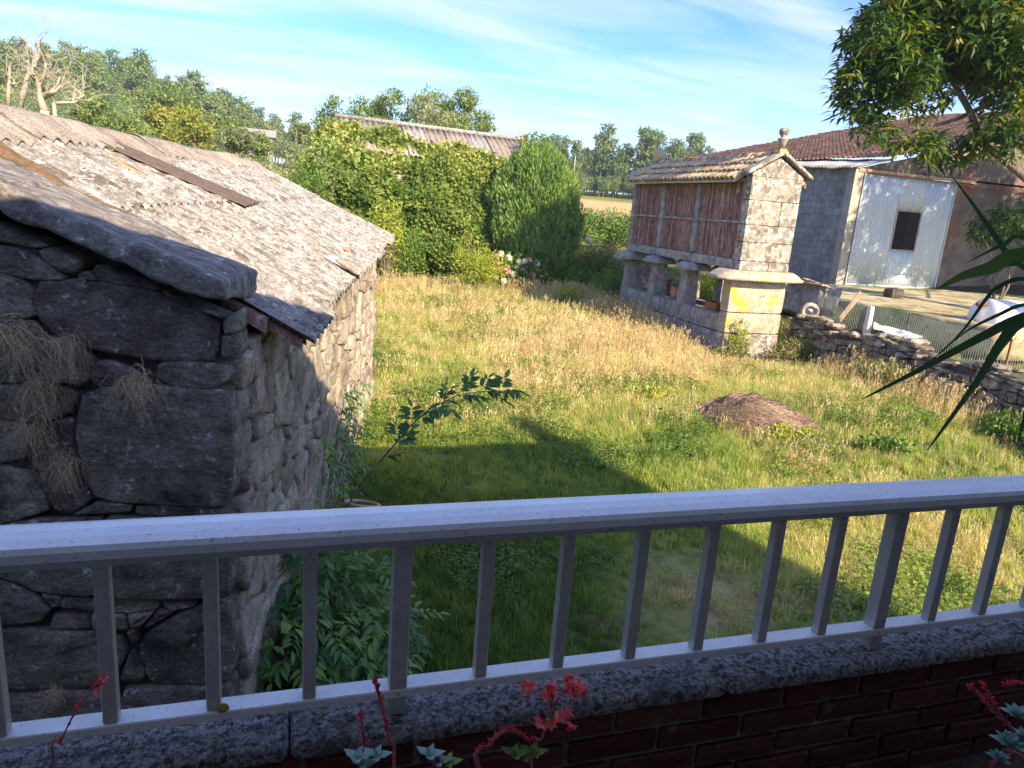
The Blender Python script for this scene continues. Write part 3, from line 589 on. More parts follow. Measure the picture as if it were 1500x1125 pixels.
# core
cw0, cw1 = -4.42, -1.03
def prism(s0, s1, ins=0):
    pr = [(cw0+ins, -.5), (cw1-ins, -.5), (cw1-ins, roofz(cw1)-.14), (-2.7, roofz(-2.7)-.14), (cw0+ins, roofz(-.98)-.14)]
    V = [sh(w, s, z) for s in (s0, s1) for w, z in pr]; m = 5
    return V, [tuple(range(m)), tuple(range(m, 2*m))[::-1]]+[(k, m+k, m+(k+1) % m, (k+1) % m) for k in range(m)]
V, F = prism(S0+.025, S1-.05); obj('core', V, F, MT['dark_core'], shed)
def gpx(x, y):
    d = FW+RT*(x-750)/FPX+UP*(562.5-y)/FPX; t = (S0-CAM@SU)/(d@SU); p = CAM+d*t
    return (float(p@SN), float(p[2]))
TG = lambda a, b, c: sh(a, S0-c, b)
gab = [
 [(58,408),(130,411),(228,428),(322,464),(322,500),(319,530),(216,525),(130,511),(79,490),(58,466),(50,438)],
 [(-70,388),(0,399),(31,409),(52,424),(48,440),(56,462),(24,466),(-60,466)],
 [(-70,352),(0,360),(43,369),(75,388),(100,405),(94,412),(30,404),(0,396),(-70,384)],
 [(60,366),(80,362),(122,384),(116,398),(96,397),(74,384)],
 [(116,400),(136,399),(146,410),(118,411)],
 [(-60,318),(0,330),(40,346),(78,358),(58,362),(20,354),(-60,346)],
 [(146,389),(216,411),(238,426),(190,420),(150,412),(134,400)],
 [(240,424),(330,462),(326,466),(250,434)],
 [(144,530),(170,532),(202,548),(198,566),(140,562),(136,545)],
 [(232,532),(264,527),(300,532),(330,536),(332,558),(300,570),(254,567),(230,550)],
 [(329,470),(350,455),(351,483),(331,490)],
 [(327,494),(352,488),(350,520),(326,524)],
 [(-60,470),(0,470),(50,470),(60,492),(62,512),(48,558),(0,560),(-60,560)],
 [(68,496),(78,494),(126,514),(140,528),(128,560),(60,560)],
 [(122,574),(150,568),(238,566),(336,572),(342,640),(340,720),(334,740),(250,737),(142,728),(124,690),(118,640)],
 [(-60,566),(40,564),(96,566),(112,576),(110,604),(60,618),(0,612),(-60,612)],
 [(-60,618),(0,616),(40,624),(44,668),(0,676),(-60,672)],
 [(50,628),(108,612),(112,660),(118,684),(92,694),(50,684)],
 [(-60,680),(0,682),(40,694),(66,716),(76,744),(0,768),(-60,764)],
 [(60,694),(116,692),(136,728),(108,748),(84,742)],
 [(146,735),(196,738),(192,748),(110,752)],
 [(202,739),(264,742),(330,744),(336,756),(262,754),(200,750)],
 [(158,756),(250,758),(337,760),(340,800),(339,870),(240,872),(162,870),(156,812)],
 [(-60,772),(10,770),(60,760),(150,757),(150,800),(154,868),(130,870),(56,864),(0,840),(-60,838)],
 [(-60,844),(0,846),(48,866),(78,888),(62,906),(0,912),(-60,914)],
 [(64,868),(92,872),(90,884),(80,886)],[(96,873),(150,876),(160,892),(136,894),(92,886)],
 [(164,875),(236,876),(234,890),(200,894),(166,893)],[(240,876),(290,878),(284,886),(250,890)],
 [(82,898),(132,896),(134,920),(76,918)],[(138,898),(184,897),(190,918),(140,920)],
 [(192,898),(228,893),(208,912),(194,916)],[(232,893),(262,889),(222,914),(212,916)],
 [(-60,920),(0,918),(60,922),(136,926),(182,928),(190,950),(172,984),(140,1004),(0,1008),(-60,1010)],
 [(188,926),(200,920),(204,934),(196,944)],[(194,950),(206,964),(212,988),(200,998),(178,992)],
 [(212,930),(250,906),(296,884),(338,880),(342,940),(340,992),(298,1002),(224,1000),(204,958)],
 [(-60,1016),(70,1012),(172,1008),(176,1060),(160,1140),(-60,1150)],
 [(184,1004),(220,1006),(340,1000),(342,1060),(344,1140),(170,1140)]]
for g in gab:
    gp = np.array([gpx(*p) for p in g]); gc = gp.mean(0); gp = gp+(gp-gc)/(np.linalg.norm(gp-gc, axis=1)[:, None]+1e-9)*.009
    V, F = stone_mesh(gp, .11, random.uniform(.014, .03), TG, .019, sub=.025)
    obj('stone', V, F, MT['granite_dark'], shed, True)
    w = 0
rl = lambda a: min(roofz(a) if a > -2.7 else roofz(-5.4-a), 9)-.08
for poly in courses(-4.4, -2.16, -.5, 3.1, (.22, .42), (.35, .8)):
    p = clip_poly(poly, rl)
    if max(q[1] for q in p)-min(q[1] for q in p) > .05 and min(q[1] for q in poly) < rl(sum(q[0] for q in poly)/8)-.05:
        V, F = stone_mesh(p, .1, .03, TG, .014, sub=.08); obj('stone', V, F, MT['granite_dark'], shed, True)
TS = lambda a, b, c: sh(WW-.02+c, a, b)
for poly in courses(S0+.10, S1, -.45, 2.30, (.15, .34), (.18, .56), .007, .055, breakp=.35):
    poly = clip_poly(poly, lambda a_: 2.20+.12*(a_-3.9)/6.8)
    if max(q[1] for q in poly)-min(q[1] for q in poly) < .05: continue
    V, F = stone_mesh(poly, .08, random.uniform(.022, .045), TS, .014, sub=.05); obj('stone', V, F, MT['granite_warm'], shed, True)
V = [sh(WW-.018, S0+.12, -.5), sh(WW-.018, S1, -.5), sh(WW-.018, S1, 2.28), sh(WW-.018, S0+.12, 2.08)]; V += [sh(WW-.08, S0+.12, -.5), sh(WW-.08, S1, -.5), sh(WW-.08, S1, 2.08), sh(WW-.08, S0+.12, 2.08)]
obj('mortar', V, [(0, 1, 2, 3), (7, 6, 5, 4), (0, 4, 5, 1), (1, 5, 6, 2), (2, 6, 7, 3), (3, 7, 4, 0)], MT['mortar'], shed)
# far gable stones
TF = lambda a, b, c: sh(a, S1-.02+c, b)
for poly in courses(-4.4, -.97, -.45, 2.0, (.25, .4), (.35, .7)): 
    V, F = stone_mesh(poly, .08, .03, TF, .012, sub=.12); obj('stone', V, F, MT['granite_warm'], shed, True)
# coping slabs on the near gable
cz = lambda w: 2.54+.38*(-.85-w)
cs = math.atan(.38)
for k, (wa, L) in enumerate(((-.93, .98), (-1.84, 1.02))):
    T = lambda u, v, h, wa=wa: sh(wa-u*math.cos(cs)-h*math.sin(cs)*-1*.0, S0-.12+v, cz(wa)+u*math.sin(cs)-.145+h)
    V, F = rockbox(L, .60, .12, T, 50, 30, 6, .024, .012, seed=k+5); obj('coping_slab', V, F, MT['coping'], shed, True)
# moss strip between coping and sheets, white plaster lump
V, F = rockbox(1.35, .22, .035, lambda u, v, h: sh(-1.2-u*.87, S0+.56+v, roofz(-1.2-u*.87)+.02+h), 30, 6, 2, .03, .02, seed=9); obj('moss_fillet', V, F, MT['moss_strip'], shed, True)
V, F = rockbox(.24, .12, .04, lambda u, v, h: sh(-1.95-u*.87, S0+.52+v, roofz(-1.82-u*.87)+.05+h), 10, 6, 2, .02, .02, seed=4); obj('plaster_lump', V, F, MT['white_plaster'], shed, True)
# roof sheets
sl_ = math.sqrt(1+.575**2); DD = (SN*1+np.array([0, 0, -.575]))/sl_
for row, (wtop, wbot, lift) in enumerate(((-1.9, -.70, 0), (-2.72, -1.76, .016))):
    for k in range(9):
        s0 = 3.84+k*.795; jit = random.uniform(-.03, .035) if row == 0 else random.uniform(-.02, .02)
        if row == 0 and k == 0: jit = .04
        wb_ = wbot+jit; V, F = corrugated((0, s0, 0), (0, 1, 0), (1, 0, 0), (.865 if k < 8 else .61), wb_-wtop, .1325, .019, 8, 10, .0035, 0)
        V = [sh(wtop+p[0], p[1], roofz(wtop+p[0], p[1])+lift+.02+.0015*(k % 2)+p[2]+.010*mnoise.noise(Vector((p[1]*1.7, p[0]*1.5, row)))) for p in V]
        obj('roof_sheet', V, F, MT['fibre'], shed, True)
for k in range(8):   # hidden side
    O = sh(-2.66, 3.84+k*.87, roofz(-2.7)-.01); D2 = (SN*-1+np.array([0, 0, -.575]))/sl_
    V, F = corrugated(O, SU, D2, .93, 2.3, .1325, .019, 4, 3, .008, .01, seed=k); obj('roof_sheet', V, F, MT['fibre'], shed, True)
# ridge caps: bent corrugated pieces overlapping
for k in range(7):
    s0 = 3.7+k*1.02; wd = [.36, .30, .40, .27, .30, .24, .22][k]; V = []; F = []; na = 56; prof = [(-wd*1.0, -.575*wd*1.0), (-wd*.5, -.27*wd), (-.06, -.01), (0, .022), (.06, -.01), (wd*.5, -.27*wd), (wd, -.575*wd)]
    for lay in (0, .008):
        for i in range(na+1):
            s = s0+1.1*i/na; wv = .017*math.cos(2*math.pi*(s-3.84)/.1325)
            dz = .055+.012*(k % 2)+.03*mnoise.noise(Vector((s, k, 0)))
            for pw, pz in prof: V.append(sh(-2.7+pw*(1+.04*math.sin(s*9)), s, roofz(-2.7, s)+dz+pz*.92+wv*min(1, abs(pw)/.08)-lay))
    m = 7; off = m*(na+1)
    for i in range(na):
        for j in range(m-1):
            q = i*m+j; F += [(q, q+1, q+m+1, q+m), (off+q, off+q+m, off+q+m+1, off+q+1)]
        F += [(i*m+m-1, off+i*m+m-1, off+(i+1)*m+m-1, (i+1)*m+m-1), (i*m, (i+1)*m, off+(i+1)*m, off+i*m)]
    obj('ridge_cap', V, F, MT['fibre_old'], shed, True)
# old flat strip and rust streak lying on the sheets
def roofquad(name, pts, dz, th, mat):
    T = [np.array(p) for p in pts]; n = 14; V = []; F = []
    for lay in (dz, dz-th):
        for i in range(n+1):
            for j in range(3):
                a = T[0]+(T[1]-T[0])*i/n; b = T[3]+(T[2]-T[3])*i/n; q = a+(b-a)*j/2; V.append(sh(q[0], q[1], roofz(q[0], q[1])+.035+lay+.006*mnoise.noise(Vector((q[0]*9, q[1]*9, 0)))))
    off = 3*(n+1)
    for i in range(n):
        for j in range(2): q = i*3+j; F += [(q, q+1, q+4, q+3), (off+q, off+q+3, off+q+4, off+q+1)]
        for j in (0, 2): q = i*3+j; F.append((q, q+3, off+q+3, off+q))
    F += [(0, off, off+1, 1), (1, off+1, off+2, 2), (n*3, n*3+1, off+n*3+1, off+n*3), (n*3+1, n*3+2, off+n*3+2, off+n*3+1)]
    return obj(name, V, F, mat, shed)
def rw(px, py):
    pn = np.array([SN[0]*.575, SN[1]*.575, 1]); pd = 2.25-.575*.75
    d = FW+RT*(px-750)/FPX+UP*(562.5-py)/FPX; t = (pd-CAM@pn)/(d@pn); q = CAM+d*t; return (float(q@SN), float(q@SU))
roofquad('flat_strip', [rw(140, 195), rw(360, 305), rw(380, 300), rw(172, 198)], .035, .012, MT['strip_brown'])
roofquad('rusty_strip', [rw(150, 213), rw(200, 240), rw(206, 238), rw(156, 211)], .012, .01, MT['orange_paint'])
# stone weights and bits on the eave
V, F = rockbox(.22, .13, .06, lambda u, v, h: sh(-.90+u, 6.15+v, roofz(-.90+u, 6.2)+.04+h), 6, 4, 2, .02, .02, 5); obj('eave_block', V, F, MT['horreo_stone'], shed, True)
V, F = rockbox(.07, .07, .05, lambda u, v, h: sh(-.95+u, 7.0+v, roofz(-.9, 7)+.05+h), 4, 4, 2, .02, .02, 6); obj('brick_bit', V, F, MT['terracotta'], shed, True)
# terracotta tiles packed under the near edge of the sheets
def barrel(O, Dn, N, r0, r1, L, th=.012, n=10, arc=math.pi*.95):
    O, Dn, N = (np.asarray(q, float) for q in (O, Dn, N)); S = np.cross(Dn, N); V = []; m = n+1; k = 3
    for lay in (0, th):
        for i in range(k):
            r = r0+(r1-r0)*i/(k-1)-lay
            for j in range(m):
                a = -arc/2+arc*j/n; V.append(O+Dn*L*i/(k-1)+S*r*math.sin(a)+N*r*math.cos(a))
    off = m*k; F = []
    for i in range(k-1):
        for j in range(n): q = i*m+j; F += [(q, q+1, q+m+1, q+m), (off+q, off+q+m, off+q+m+1, off+q+1)]
        for j in (0, n): q = i*m+j; F.append((q, q+m, off+q+m, off+q))
    for j in range(n): q = (k-1)*m+j; F += [(j, off+j, off+j+1, j+1), (q, q+1, off+q+1, off+q)]
    return V, F
for wa, ss in ((-1.12, 3.86), (-.95, 3.92)):
    V, F = barrel(sh(wa, ss, roofz(wa)-.075), DD, np.array([0, 0, 1.]), .07, .085, .26); obj('roof_tile', V, F, MT['terracotta_old'], shed, True)

# dry grass tufts hanging on the gable
def hanging_tuft(px, py, n, L, spreadw, label, c=.05):
    w, z = gpx(px, py); root = TG(w, z, c); n_ = n; C = np.zeros((n_, 7, 3)); t = np.linspace(0, 1, 7)
    r0 = rng.normal(size=(n_, 3))*np.array([.03, .03, .025])*spreadw
    ang = rng.normal(0, .9, n_); out = rng.uniform(.04, .20, n_)*L*2; Ln = L*rng.uniform(.35, 1.2, n_); up = rng.uniform(.0, .45, n_)*Ln
    side = np.sin(ang)*Ln*.55*spreadw
    for i, tt in enumerate(t):
        C[:, i] = root+r0+SN*(side*tt**1.3)[:, None]-SU*(out*np.sin(min(tt*1.7, 1.57)))[:, None]+np.array([0, 0, 1.])*(up*np.sin(tt*2.4)-Ln*tt**1.8)[:, None]+rng.normal(size=(n_, 3))*.010*tt
    o = ribbons('dry_grass_tuft', C, rng.uniform(.0018, .0038, n_), MT['straw']); return tag(o, label, 'dry grass', 'dry grass tufts rooted in the shed gable joints')
hanging_tuft(38, 488, 420, .20, 1.9, 'widest shaggy dry grass tuft at the left edge of the shed gable')
hanging_tuft(112, 500, 230, .15, .9, 'short dense dry grass tuft just below the big top gable stone')
hanging_tuft(208, 552, 230, .17, 1.2, 'splayed dry grass tuft hanging over the large squared gable stone')
hanging_tuft(70, 560, 240, .17, 1.2, 'dry grass tuft in the joints left of the large squared gable stone')
hanging_tuft(60, 618, 200, .16, 1.2, 'dark tangled dry grass tuft low on the left of the gable')
hanging_tuft(104, 668, 240, .16, 1.1, 'dry brown grass tuft falling towards the handrail')
hanging_tuft(88, 1004, 200, .06, .8, 'small curly dry grass tuft seen between the railing bars')

# ------------------------------------------------------------------ granary on pillars
HX0, HX1, HY0, HY1 = 10.12, 11.50, 14.75, 20.85
hor = thing('stone_granary', (10.8, 17.8, 0), 'narrow stone granary on pillars with red slatted sides and tiled roof', 'granary')
def rbox(name, a, b, mat, parent, amp=.012, rnd=.02, sub=.14, seed=None):
    a = np.array(a, float); b = np.array(b, float); d = b-a; n = [int(max(2, min(14, round(q/sub)))) for q in d]
    V, F = rockbox(d[0], d[1], d[2], lambda u, v, h: (a[0]+u, a[1]+v, a[2]+h), n[0], n[1], n[2], amp, rnd, seed if seed is not None else random.random()*50)
    # rockbox takes equal divisions per face pair
    return obj(name, V, F, mat, parent, False)
# end wall of coursed blocks, with gable
cour = [(1.93, 2.15), (2.15, 2.59), (2.59, 2.99), (2.99, 3.55), (3.55, 4.08)]
for i, (a, b) in enumerate(cour):
    splits = {0: [0, .8, 1.38], 1: [0, 1.38], 2: [0, .62, 1.38], 3: [0, .9, 1.38], 4: [0, .5, 1.38]}[i]
    for p, q in zip(splits[:-1], splits[1:]): rbox('stone_block', (HX0+p+.0015, HY0+random.uniform(-.008, .005), a+.0015), (HX0+q-.0015, HY0+.26, b-.0015), MT['horreo_stone'], hor, .007, .009)
def gable_block(y0, y1, mat):
    pr = [(HX0, 4.083), (HX1, 4.083), (HX1, 4.14), (10.81, 4.53), (HX0, 4.14)]; m = 5
    V = [(x, y, z) for y in (y0, y1) for x, z in pr]; return obj('gable_stone', V, [tuple(range(m)), tuple(range(m, 2*m))[::-1]]+[(k, m+k, m+(k+1) % m, (k+1) % m) for k in range(m)], mat, hor)
gable_block(HY0+.002, HY0+.26, MT['horreo_stone']); gable_block(HY1-.25, HY1, MT['horreo_grey'])
for i, (a, b) in enumerate(cour): rbox('stone_block', (HX0, HY1-.25, a+.003), (HX1, HY1, b-.003), MT['horreo_grey'], hor, .006, .014)
# sloping gable coping slabs
for y0, y1 in ((HY0-.12, HY0+.24), (HY1-.22, HY1+.12)):
    for sx in (-1, 1):
        ln = 1.02; 
        T = lambda u, v, h, sx=sx, y0=y0: (10.81+sx*u*.868, y0+v, 4.60-u*.50+h-.01)
        V, F = rockbox(ln, y1-y0, .10, T, 12, 4, 2, .012, .02, seed=sx+3); obj('coping_slab', V, F, MT['horreo_stone'], hor, True)
# sills, plates, posts both sides
for sx, x0, x1 in ((-1, HX0-.01, HX0+.17), (1, HX1-.17, HX1)):
    for k, (a, b) in enumerate(((15.02, 16.98), (16.985, 18.9), (18.905, 20.6))):
        rbox('sill_beam', (x0-.02, a, 1.93), (x1, b, 2.165), MT['horreo_grey'], hor, .012, .02)
    rbox('wall_plate', (x0, 15.02, 3.93), (x1, 20.6, 4.06), MT['horreo_grey'], hor, .008, .015)
    for yc in (16.98, 18.86): rbox('stone_post', (x0-.015, yc-.11, 2.168), (x1, yc+.11, 3.928), MT['horreo_grey'], hor, .014, .02)
rbox('chamber_floor', (HX0+.15, 15.0, 1.98), (HX1-.15, 20.7, 2.12), MT['horreo_grey'], hor)
mb = MB().box((-.014, -.043, 0), (.014, .043, 1.755), .003, jit=.0015); slat_d = mesh_data('slat', mb.v, mb.f, MT['red_wood'])
mb = MB().box((-.022, 0, 0), (.022, 1, .055), .004); bar_d = mesh_data('batten', mb.v, mb.f, MT['horreo_grey'])
for xs in (HX0+.05, HX1-.05):
    for a, b in ((15.02, 16.86), (17.10, 18.74), (18.98, 20.6)):
        n = int((b-a)/.098)
        for k in range(n): inst('slat', slat_d, (xs, a+(k+.5)*(b-a)/n, 2.17), hor, (random.uniform(-.006, .006), random.uniform(-.004, .004), random.uniform(-.06, .06)), (1, .95, 1))
        inst('batten', bar_d, (xs-.03 if xs < 11 else xs+.03, a, 3.0), hor, (0, 0, 0), (1, b-a, 1))
part('dark_lining', [((HX0+.075, 15.02, 2.17), (HX0+.09, 20.6, 3.925)), ((HX1-.09, 15.02, 2.17), (HX1-.075, 20.6, 3.925))], MT['red_wood'], hor)
# caps and pillars
def capstone(name, cx, cy, hx, hy, z0, z1, mat, ins=.22):
    V = []; F = []; m = 32
    for (s_, z) in ((.80, z0), (.99, z0+.012), (1.0, z0+(z1-z0)*.28), (.94, z0+(z1-z0)*.42), (.94-ins*.5, z0+(z1-z0)*.75), (1-ins*1.7, z1)):
        for k in range(m):
            a = 2*math.pi*k/m; c, s = math.cos(a), math.sin(a); e = 4.0; r = (abs(c)**e+abs(s)**e)**(-1/e)
            w = 1+.05*mnoise.noise(Vector((c*2+cx, s*2+cy, z)))
            V.append((cx+hx*s_*r*c*w, cy+hy*s_*r*s*w, z+.012*mnoise.noise(Vector((c*3+cx, s*3, z*4)))))
    n = len(V)//m; F = [(i*m+k, i*m+(k+1) % m, (i+1)*m+(k+1) % m, (i+1)*m+k) for i in range(n-1) for k in range(m)]+[tuple(range(m))[::-1], tuple(range((n-1)*m, n*m))]
    return obj(name, V, F, mat, hor, True)
capstone('cap_stone', 10.72, 14.92, 1.20, .56, 1.70, 1.93, MT['horreo_lichen'], .14)
capstone('cap_stone', 10.80, 20.72, 1.10, .45, 1.66, 1.93, MT['horreo_grey'], .18)
for yc in (16.98, 18.86):
    for xc in (10.24, 11.40): capstone('cap_stone', xc, yc, .43, .43, 1.715, 1.926, MT['horreo_grey'], .26)
for a, b, m_ in ((-.35, .42, 'horreo_stone'), (.42, .92, 'horreo_lichen'), (.92, 1.70, 'horreo_lichen')):
    rbox('pillar_block', (9.95, 14.72, a+.003), (11.50, 15.08, b-.003), MT[m_], hor, .010, .018)
rbox('pillar_block', (10.1, 20.55, -.3), (11.45, 20.9, 1.66), MT['horreo_grey'], hor, .012, .02)
def tapered(name, cx, cy, w0, w1, z0, z1, mat):
    V = [(cx+sx*w/2, cy+sy*w/2, z) for z, w in ((z0, w0), ((z0+z1)/2, (w0+w1)/2+.01), (z1+.05, w1)) for sx, sy in ((-1, -1), (1, -1), (1, 1), (-1, 1))]
    V = [tuple(np.array(v)+rng.normal(size=3)*.006) for v in V]
    return obj(name, V, [(0, 1, 2, 3)[::-1], (8, 9, 10, 11)]+[(i*4+k, i*4+(k+1) % 4, (i+1)*4+(k+1) % 4, (i+1)*4+k) for i in range(2) for k in range(4)], mat, hor)
for yc in (17.15, 18.86):
    for xc in (10.26, 11.38): tapered('pillar', xc, yc, .40, .33, .78, 1.67, MT['horreo_grey'])
for k, (a, b) in enumerate(((15.09, 16.6), (16.605, 18.3), (18.305, 19.7), (19.705, 20.95))):
    for lo, hi in ((-.35, .36), (.365, .80)): rbox('base_stone', (HX0-.03, a, lo), (HX0+.33, b, hi), MT['horreo_grey'], hor, .014, .025)
rbox('base_stone', (HX1-.33, 15.09, -.3), (HX1, 20.95, .78), MT['horreo_grey'], hor, .012, .02)
rbox('base_floor', (HX0+.3, 15.09, .2), (HX1-.3, 20.95, .70), MT['horreo_grey'], hor)
# tiled roof: three lapped rows of barrel tiles each side
rs = math.atan2(.60, .98)
V, F = barrel((0, 0, 0), (1, 0, 0), (0, 0, 1), .085, .105, .46, .014, 8); tile_d = mesh_data('roof_tile', V, F, MT['horreo_tile'], True)
for sx in (-1, 1):
    for row in range(3):
        for k in range(29):
            y = HY0+.36+k*.197; d = .02+row*.335; x = 10.81+sx*d*math.cos(rs); z = 4.60-d*math.sin(rs)+.028-row*.012
            rz = 0 if sx > 0 else math.pi
            o = inst('roof_tile', tile_d, (x, y+random.uniform(-.012, .012), z-.055), hor, (0, rs-.05+random.uniform(-.02, .02), rz))
    pr = [(10.81, 4.52), (10.81+sx*1.0, 4.52-.60)]
    V = [(x, y, z+t) for t in (0, .03) for (x, z) in pr for y in (HY0+.26, HY1-.24)]
    obj('roof_deck', V, [(0, 1, 3, 2), (4, 6, 7, 5), (0, 2, 6, 4), (1, 5, 7, 3), (2, 3, 7, 6), (0, 4, 5, 1)], MT['horreo_tile'], hor)
for k in range(14):
    V, F = barrel((10.81, HY0+.3+k*.40, 4.575), (0, 1, 0), (0, 0, 1), .12, .10, .43, .014, 8); obj('ridge_tile', V, F, MT['horreo_tile'], hor, True)
mb = MB(); mb.lathe([(.17, 0), (.17, .08), (.12, .13), (.09, .16)], (10.81, HY0+.05, 4.58), 4); mb.build('finial_base', MT['horreo_lichen'], hor)
MB().lathe([(.085, .14), (.078, .28), (.12, .34), (.12, .37), (.055, .40), (.055, .42), (.10, .46), (.118, .52), (.10, .58), (.05, .61)], (10.81, HY0+.05, 4.58), 18).build('finial', MT['horreo_stone'], hor, True)
V, F = rockbox(.5, .9, .16, lambda u, v, h: (10.0+u*1.6, HY1-.55+v*.8, 4.12+u*.6+h), 8, 8, 3, .05, .05, 7); obj('far_coping_stone', V, F, MT['horreo_lichen'], hor, True)
MB().lathe([(.10, 0), (.17, .1), (.20, .22), (.17, .38), (.08, .50)], (10.81, HY1-.1, 4.56), 14).build('finial', MT['horreo_lichen'], hor, True)

# things kept under the granary
c = thing('wooden_crate', (10.75, 19.9, .702), 'faded red wooden crate with diagonal brace under the far end of the granary', 'crate')
part('side_board', [((10.45, 19.45, .72+k*.13), (10.47, 20.25, .82+k*.13)) for k in range(4)], MT['red_wood'], c)
part('end_board', [((10.472, 19.45, .71+k*.13), (11.05, 19.47, .82+k*.13)) for k in range(4)], MT['red_wood'], c)
part('bottom_board', [((10.472, 19.472, .705), (11.05, 20.25, .725))], MT['red_wood'], c)
MB().tube([(10.435, 19.5, .75), (10.435, 20.2, 1.2)], .03, 4).build('brace', MT['wood_grey'], c)
c = thing('stacked_roof_tiles', (10.8, 18.0, .702), 'row of spare terracotta barrel tiles leaning between the granary pillars', 'tiles')
V, F = barrel((0, 0, 0), (0, 0, -1), (-1, 0, 0), .08, .10, .42, .012, 8); td = mesh_data('tile', [np.array(v)+np.array([0, 0, .42]) for v in V], F, MT['terracotta'], True)
for k in range(9): inst('tile', td, (10.55+.03*(k % 3), 17.5+k*.12, .705), c, (0, random.uniform(-.2, -.05), random.uniform(-.1, .1)))
c = thing('rusty_box', (10.4, 15.9, .702), 'small open rusty metal box on the ledge beside the front granary pillar', 'box')
part('box_side', [((10.28, 15.7, .703), (10.295, 16.25, 1.0))], MT['rust'], c)
part('box_side', [((10.60, 15.7, .703), (10.615, 16.25, 1.0))], MT['rust'], c)
part('box_end', [((10.296, 15.7, .703), (10.599, 15.715, 1.0))], MT['rust'], c)
part('box_end', [((10.296, 16.235, .703), (10.599, 16.25, 1.0))], MT['rust'], c)

# ------------------------------------------------------------------ barn
BX, BY, BZ, EZ = 19.3, 22.0, 1.12, 5.32
BR, RZ = 36.0, 9.45; BL = 36.0
barn = thing('barn', (30, 29, 1), 'large concrete block barn with rusty tiled roof and big corrugated metal door', 'barn')
sl2 = (RZ-EZ)/(BR-BX)
def wallpanel(name, poly, y0, y1, mat):
    m = len(poly); V = [(x, y, z) for y in (y0, y1) for x, z in poly]
    return obj(name, V, [tuple(range(m)), tuple(range(m, 2*m))[::-1]]+[(k, m+k, m+(k+1) % m, (k+1) % m) for k in range(m)], mat, barn)
DX0, DX1, DZ1 = 19.66, 23.95, 5.12
zt = lambda x: EZ+(x-BX)*sl2-.12
wallpanel('front_wall', [(BX, DZ1+.15), (52, DZ1+.15), (52, zt(BX)), (BR, zt(BR)), (BX, zt(BX))], BY, BY+.25, MT['render_brown'])
wallpanel('front_wall', [(DX1, .6), (52, .6), (52, DZ1+.147), (DX1, DZ1+.147)], BY, BY+.25, MT['render_brown'])
wallpanel('door_jamb', [(BX-.03, .8), (DX0-.02, .8), (DX0-.02, DZ1+.146), (BX-.03, DZ1+.146)], BY-.04, BY+.3, MT['concrete'])
part('door_lintel', [((BX+.1, BY-.07, DZ1+.02), (DX1+.9, BY-.005, DZ1+.13))], MT['wood_grey'], barn)
MB().tube([(DX0, BY-.10, DZ1+.02), (30, BY-.12, DZ1-.12)], .025, 6).build('door_track', MT['rust'], barn)
part('dark_interior', [((DX0, BY+.3, .9), (DX1, BY+.35, DZ1))], MT['dark_void'], barn)
# side wall: blocks one by one where they show
V = [(x_, y_, z_) for y_, zt_ in ((BY+.3, EZ-.02), (BL, EZ+.5)) for x_, z_ in ((BX+.02, .6), (BX+.2, .6), (BX+.2, zt_), (BX+.02, zt_))]
obj('side_wall', V, [(0, 1, 2, 3)[::-1], (4, 5, 6, 7), (0, 1, 5, 4), (1, 2, 6, 5), (2, 3, 7, 6), (3, 0, 4, 7)], MT['block'], barn)
mb = MB().box((-.012, -.243, -.118), (.05, .243, .118), .006, jit=.001); blk_d = mesh_data('block', mb.v, mb.f, MT['block'])
for r in range(17):
    for k in range(10):
        y = BY+.56+k*.496+(.248 if r % 2 else 0); z = 1.25+r*.246
        inst('block', blk_d, (BX+.01+random.uniform(-.004, .004), y, z), barn)
# door leaf of ribbed sheets around a window
WX0, WX1, WZ0, WZ1 = 21.42, 22.60, 2.48, 3.95
def ribbed(x0, x1, z0, z1):
    return corrugated((x0, BY-.05, z1), (1, 0, 0), (0, 0, -1), x1-x0, z1-z0, .11, .012, 6, 3, .003, 0)
for x0, x1, z0, z1 in ((DX0, WX0, BZ+.03, DZ1), (WX1, DX1, BZ+.03, DZ1), (WX0+.002, WX1-.002, BZ+.03, WZ0), (WX0+.002, WX1-.002, WZ1, DZ1)):
    V, F = ribbed(x0, x1, z0, z1); obj('door_sheet', V, F, MT['door_metal'], barn, True)
win = part('window', [((WX0, BY-.075, WZ0), (WX0+.04, BY+.02, WZ1)), ((WX1-.04, BY-.075, WZ0), (WX1, BY+.02, WZ1)), ((WX0+.041, BY-.075, WZ0), (WX1-.041, BY+.02, WZ0+.04)), ((WX0+.041, BY-.075, WZ1-.04), (WX1-.041, BY+.02, WZ1))], MT['concrete'], barn)
part('pane', [((WX0+.042, BY-.01, WZ0+.042), ((WX0+WX1)/2-.002, BY, WZ1-.042))], MT['dark_void'], win)
part('pane', [(((WX0+WX1)/2, BY-.02, WZ0+.042), (WX1-.042, BY-.01, WZ1-.042))], MT['dark_pane'], win)
part('door_frame', [((DX0, BY-.09, BZ), (DX0+.05, BY-.064, DZ1)), ((DX1-.05, BY-.09, BZ), (DX1, BY-.064, DZ1)), ((DX0+.052, BY-.09, BZ), (DX1-.052, BY-.064, BZ+.05))], MT['door_metal'], barn)
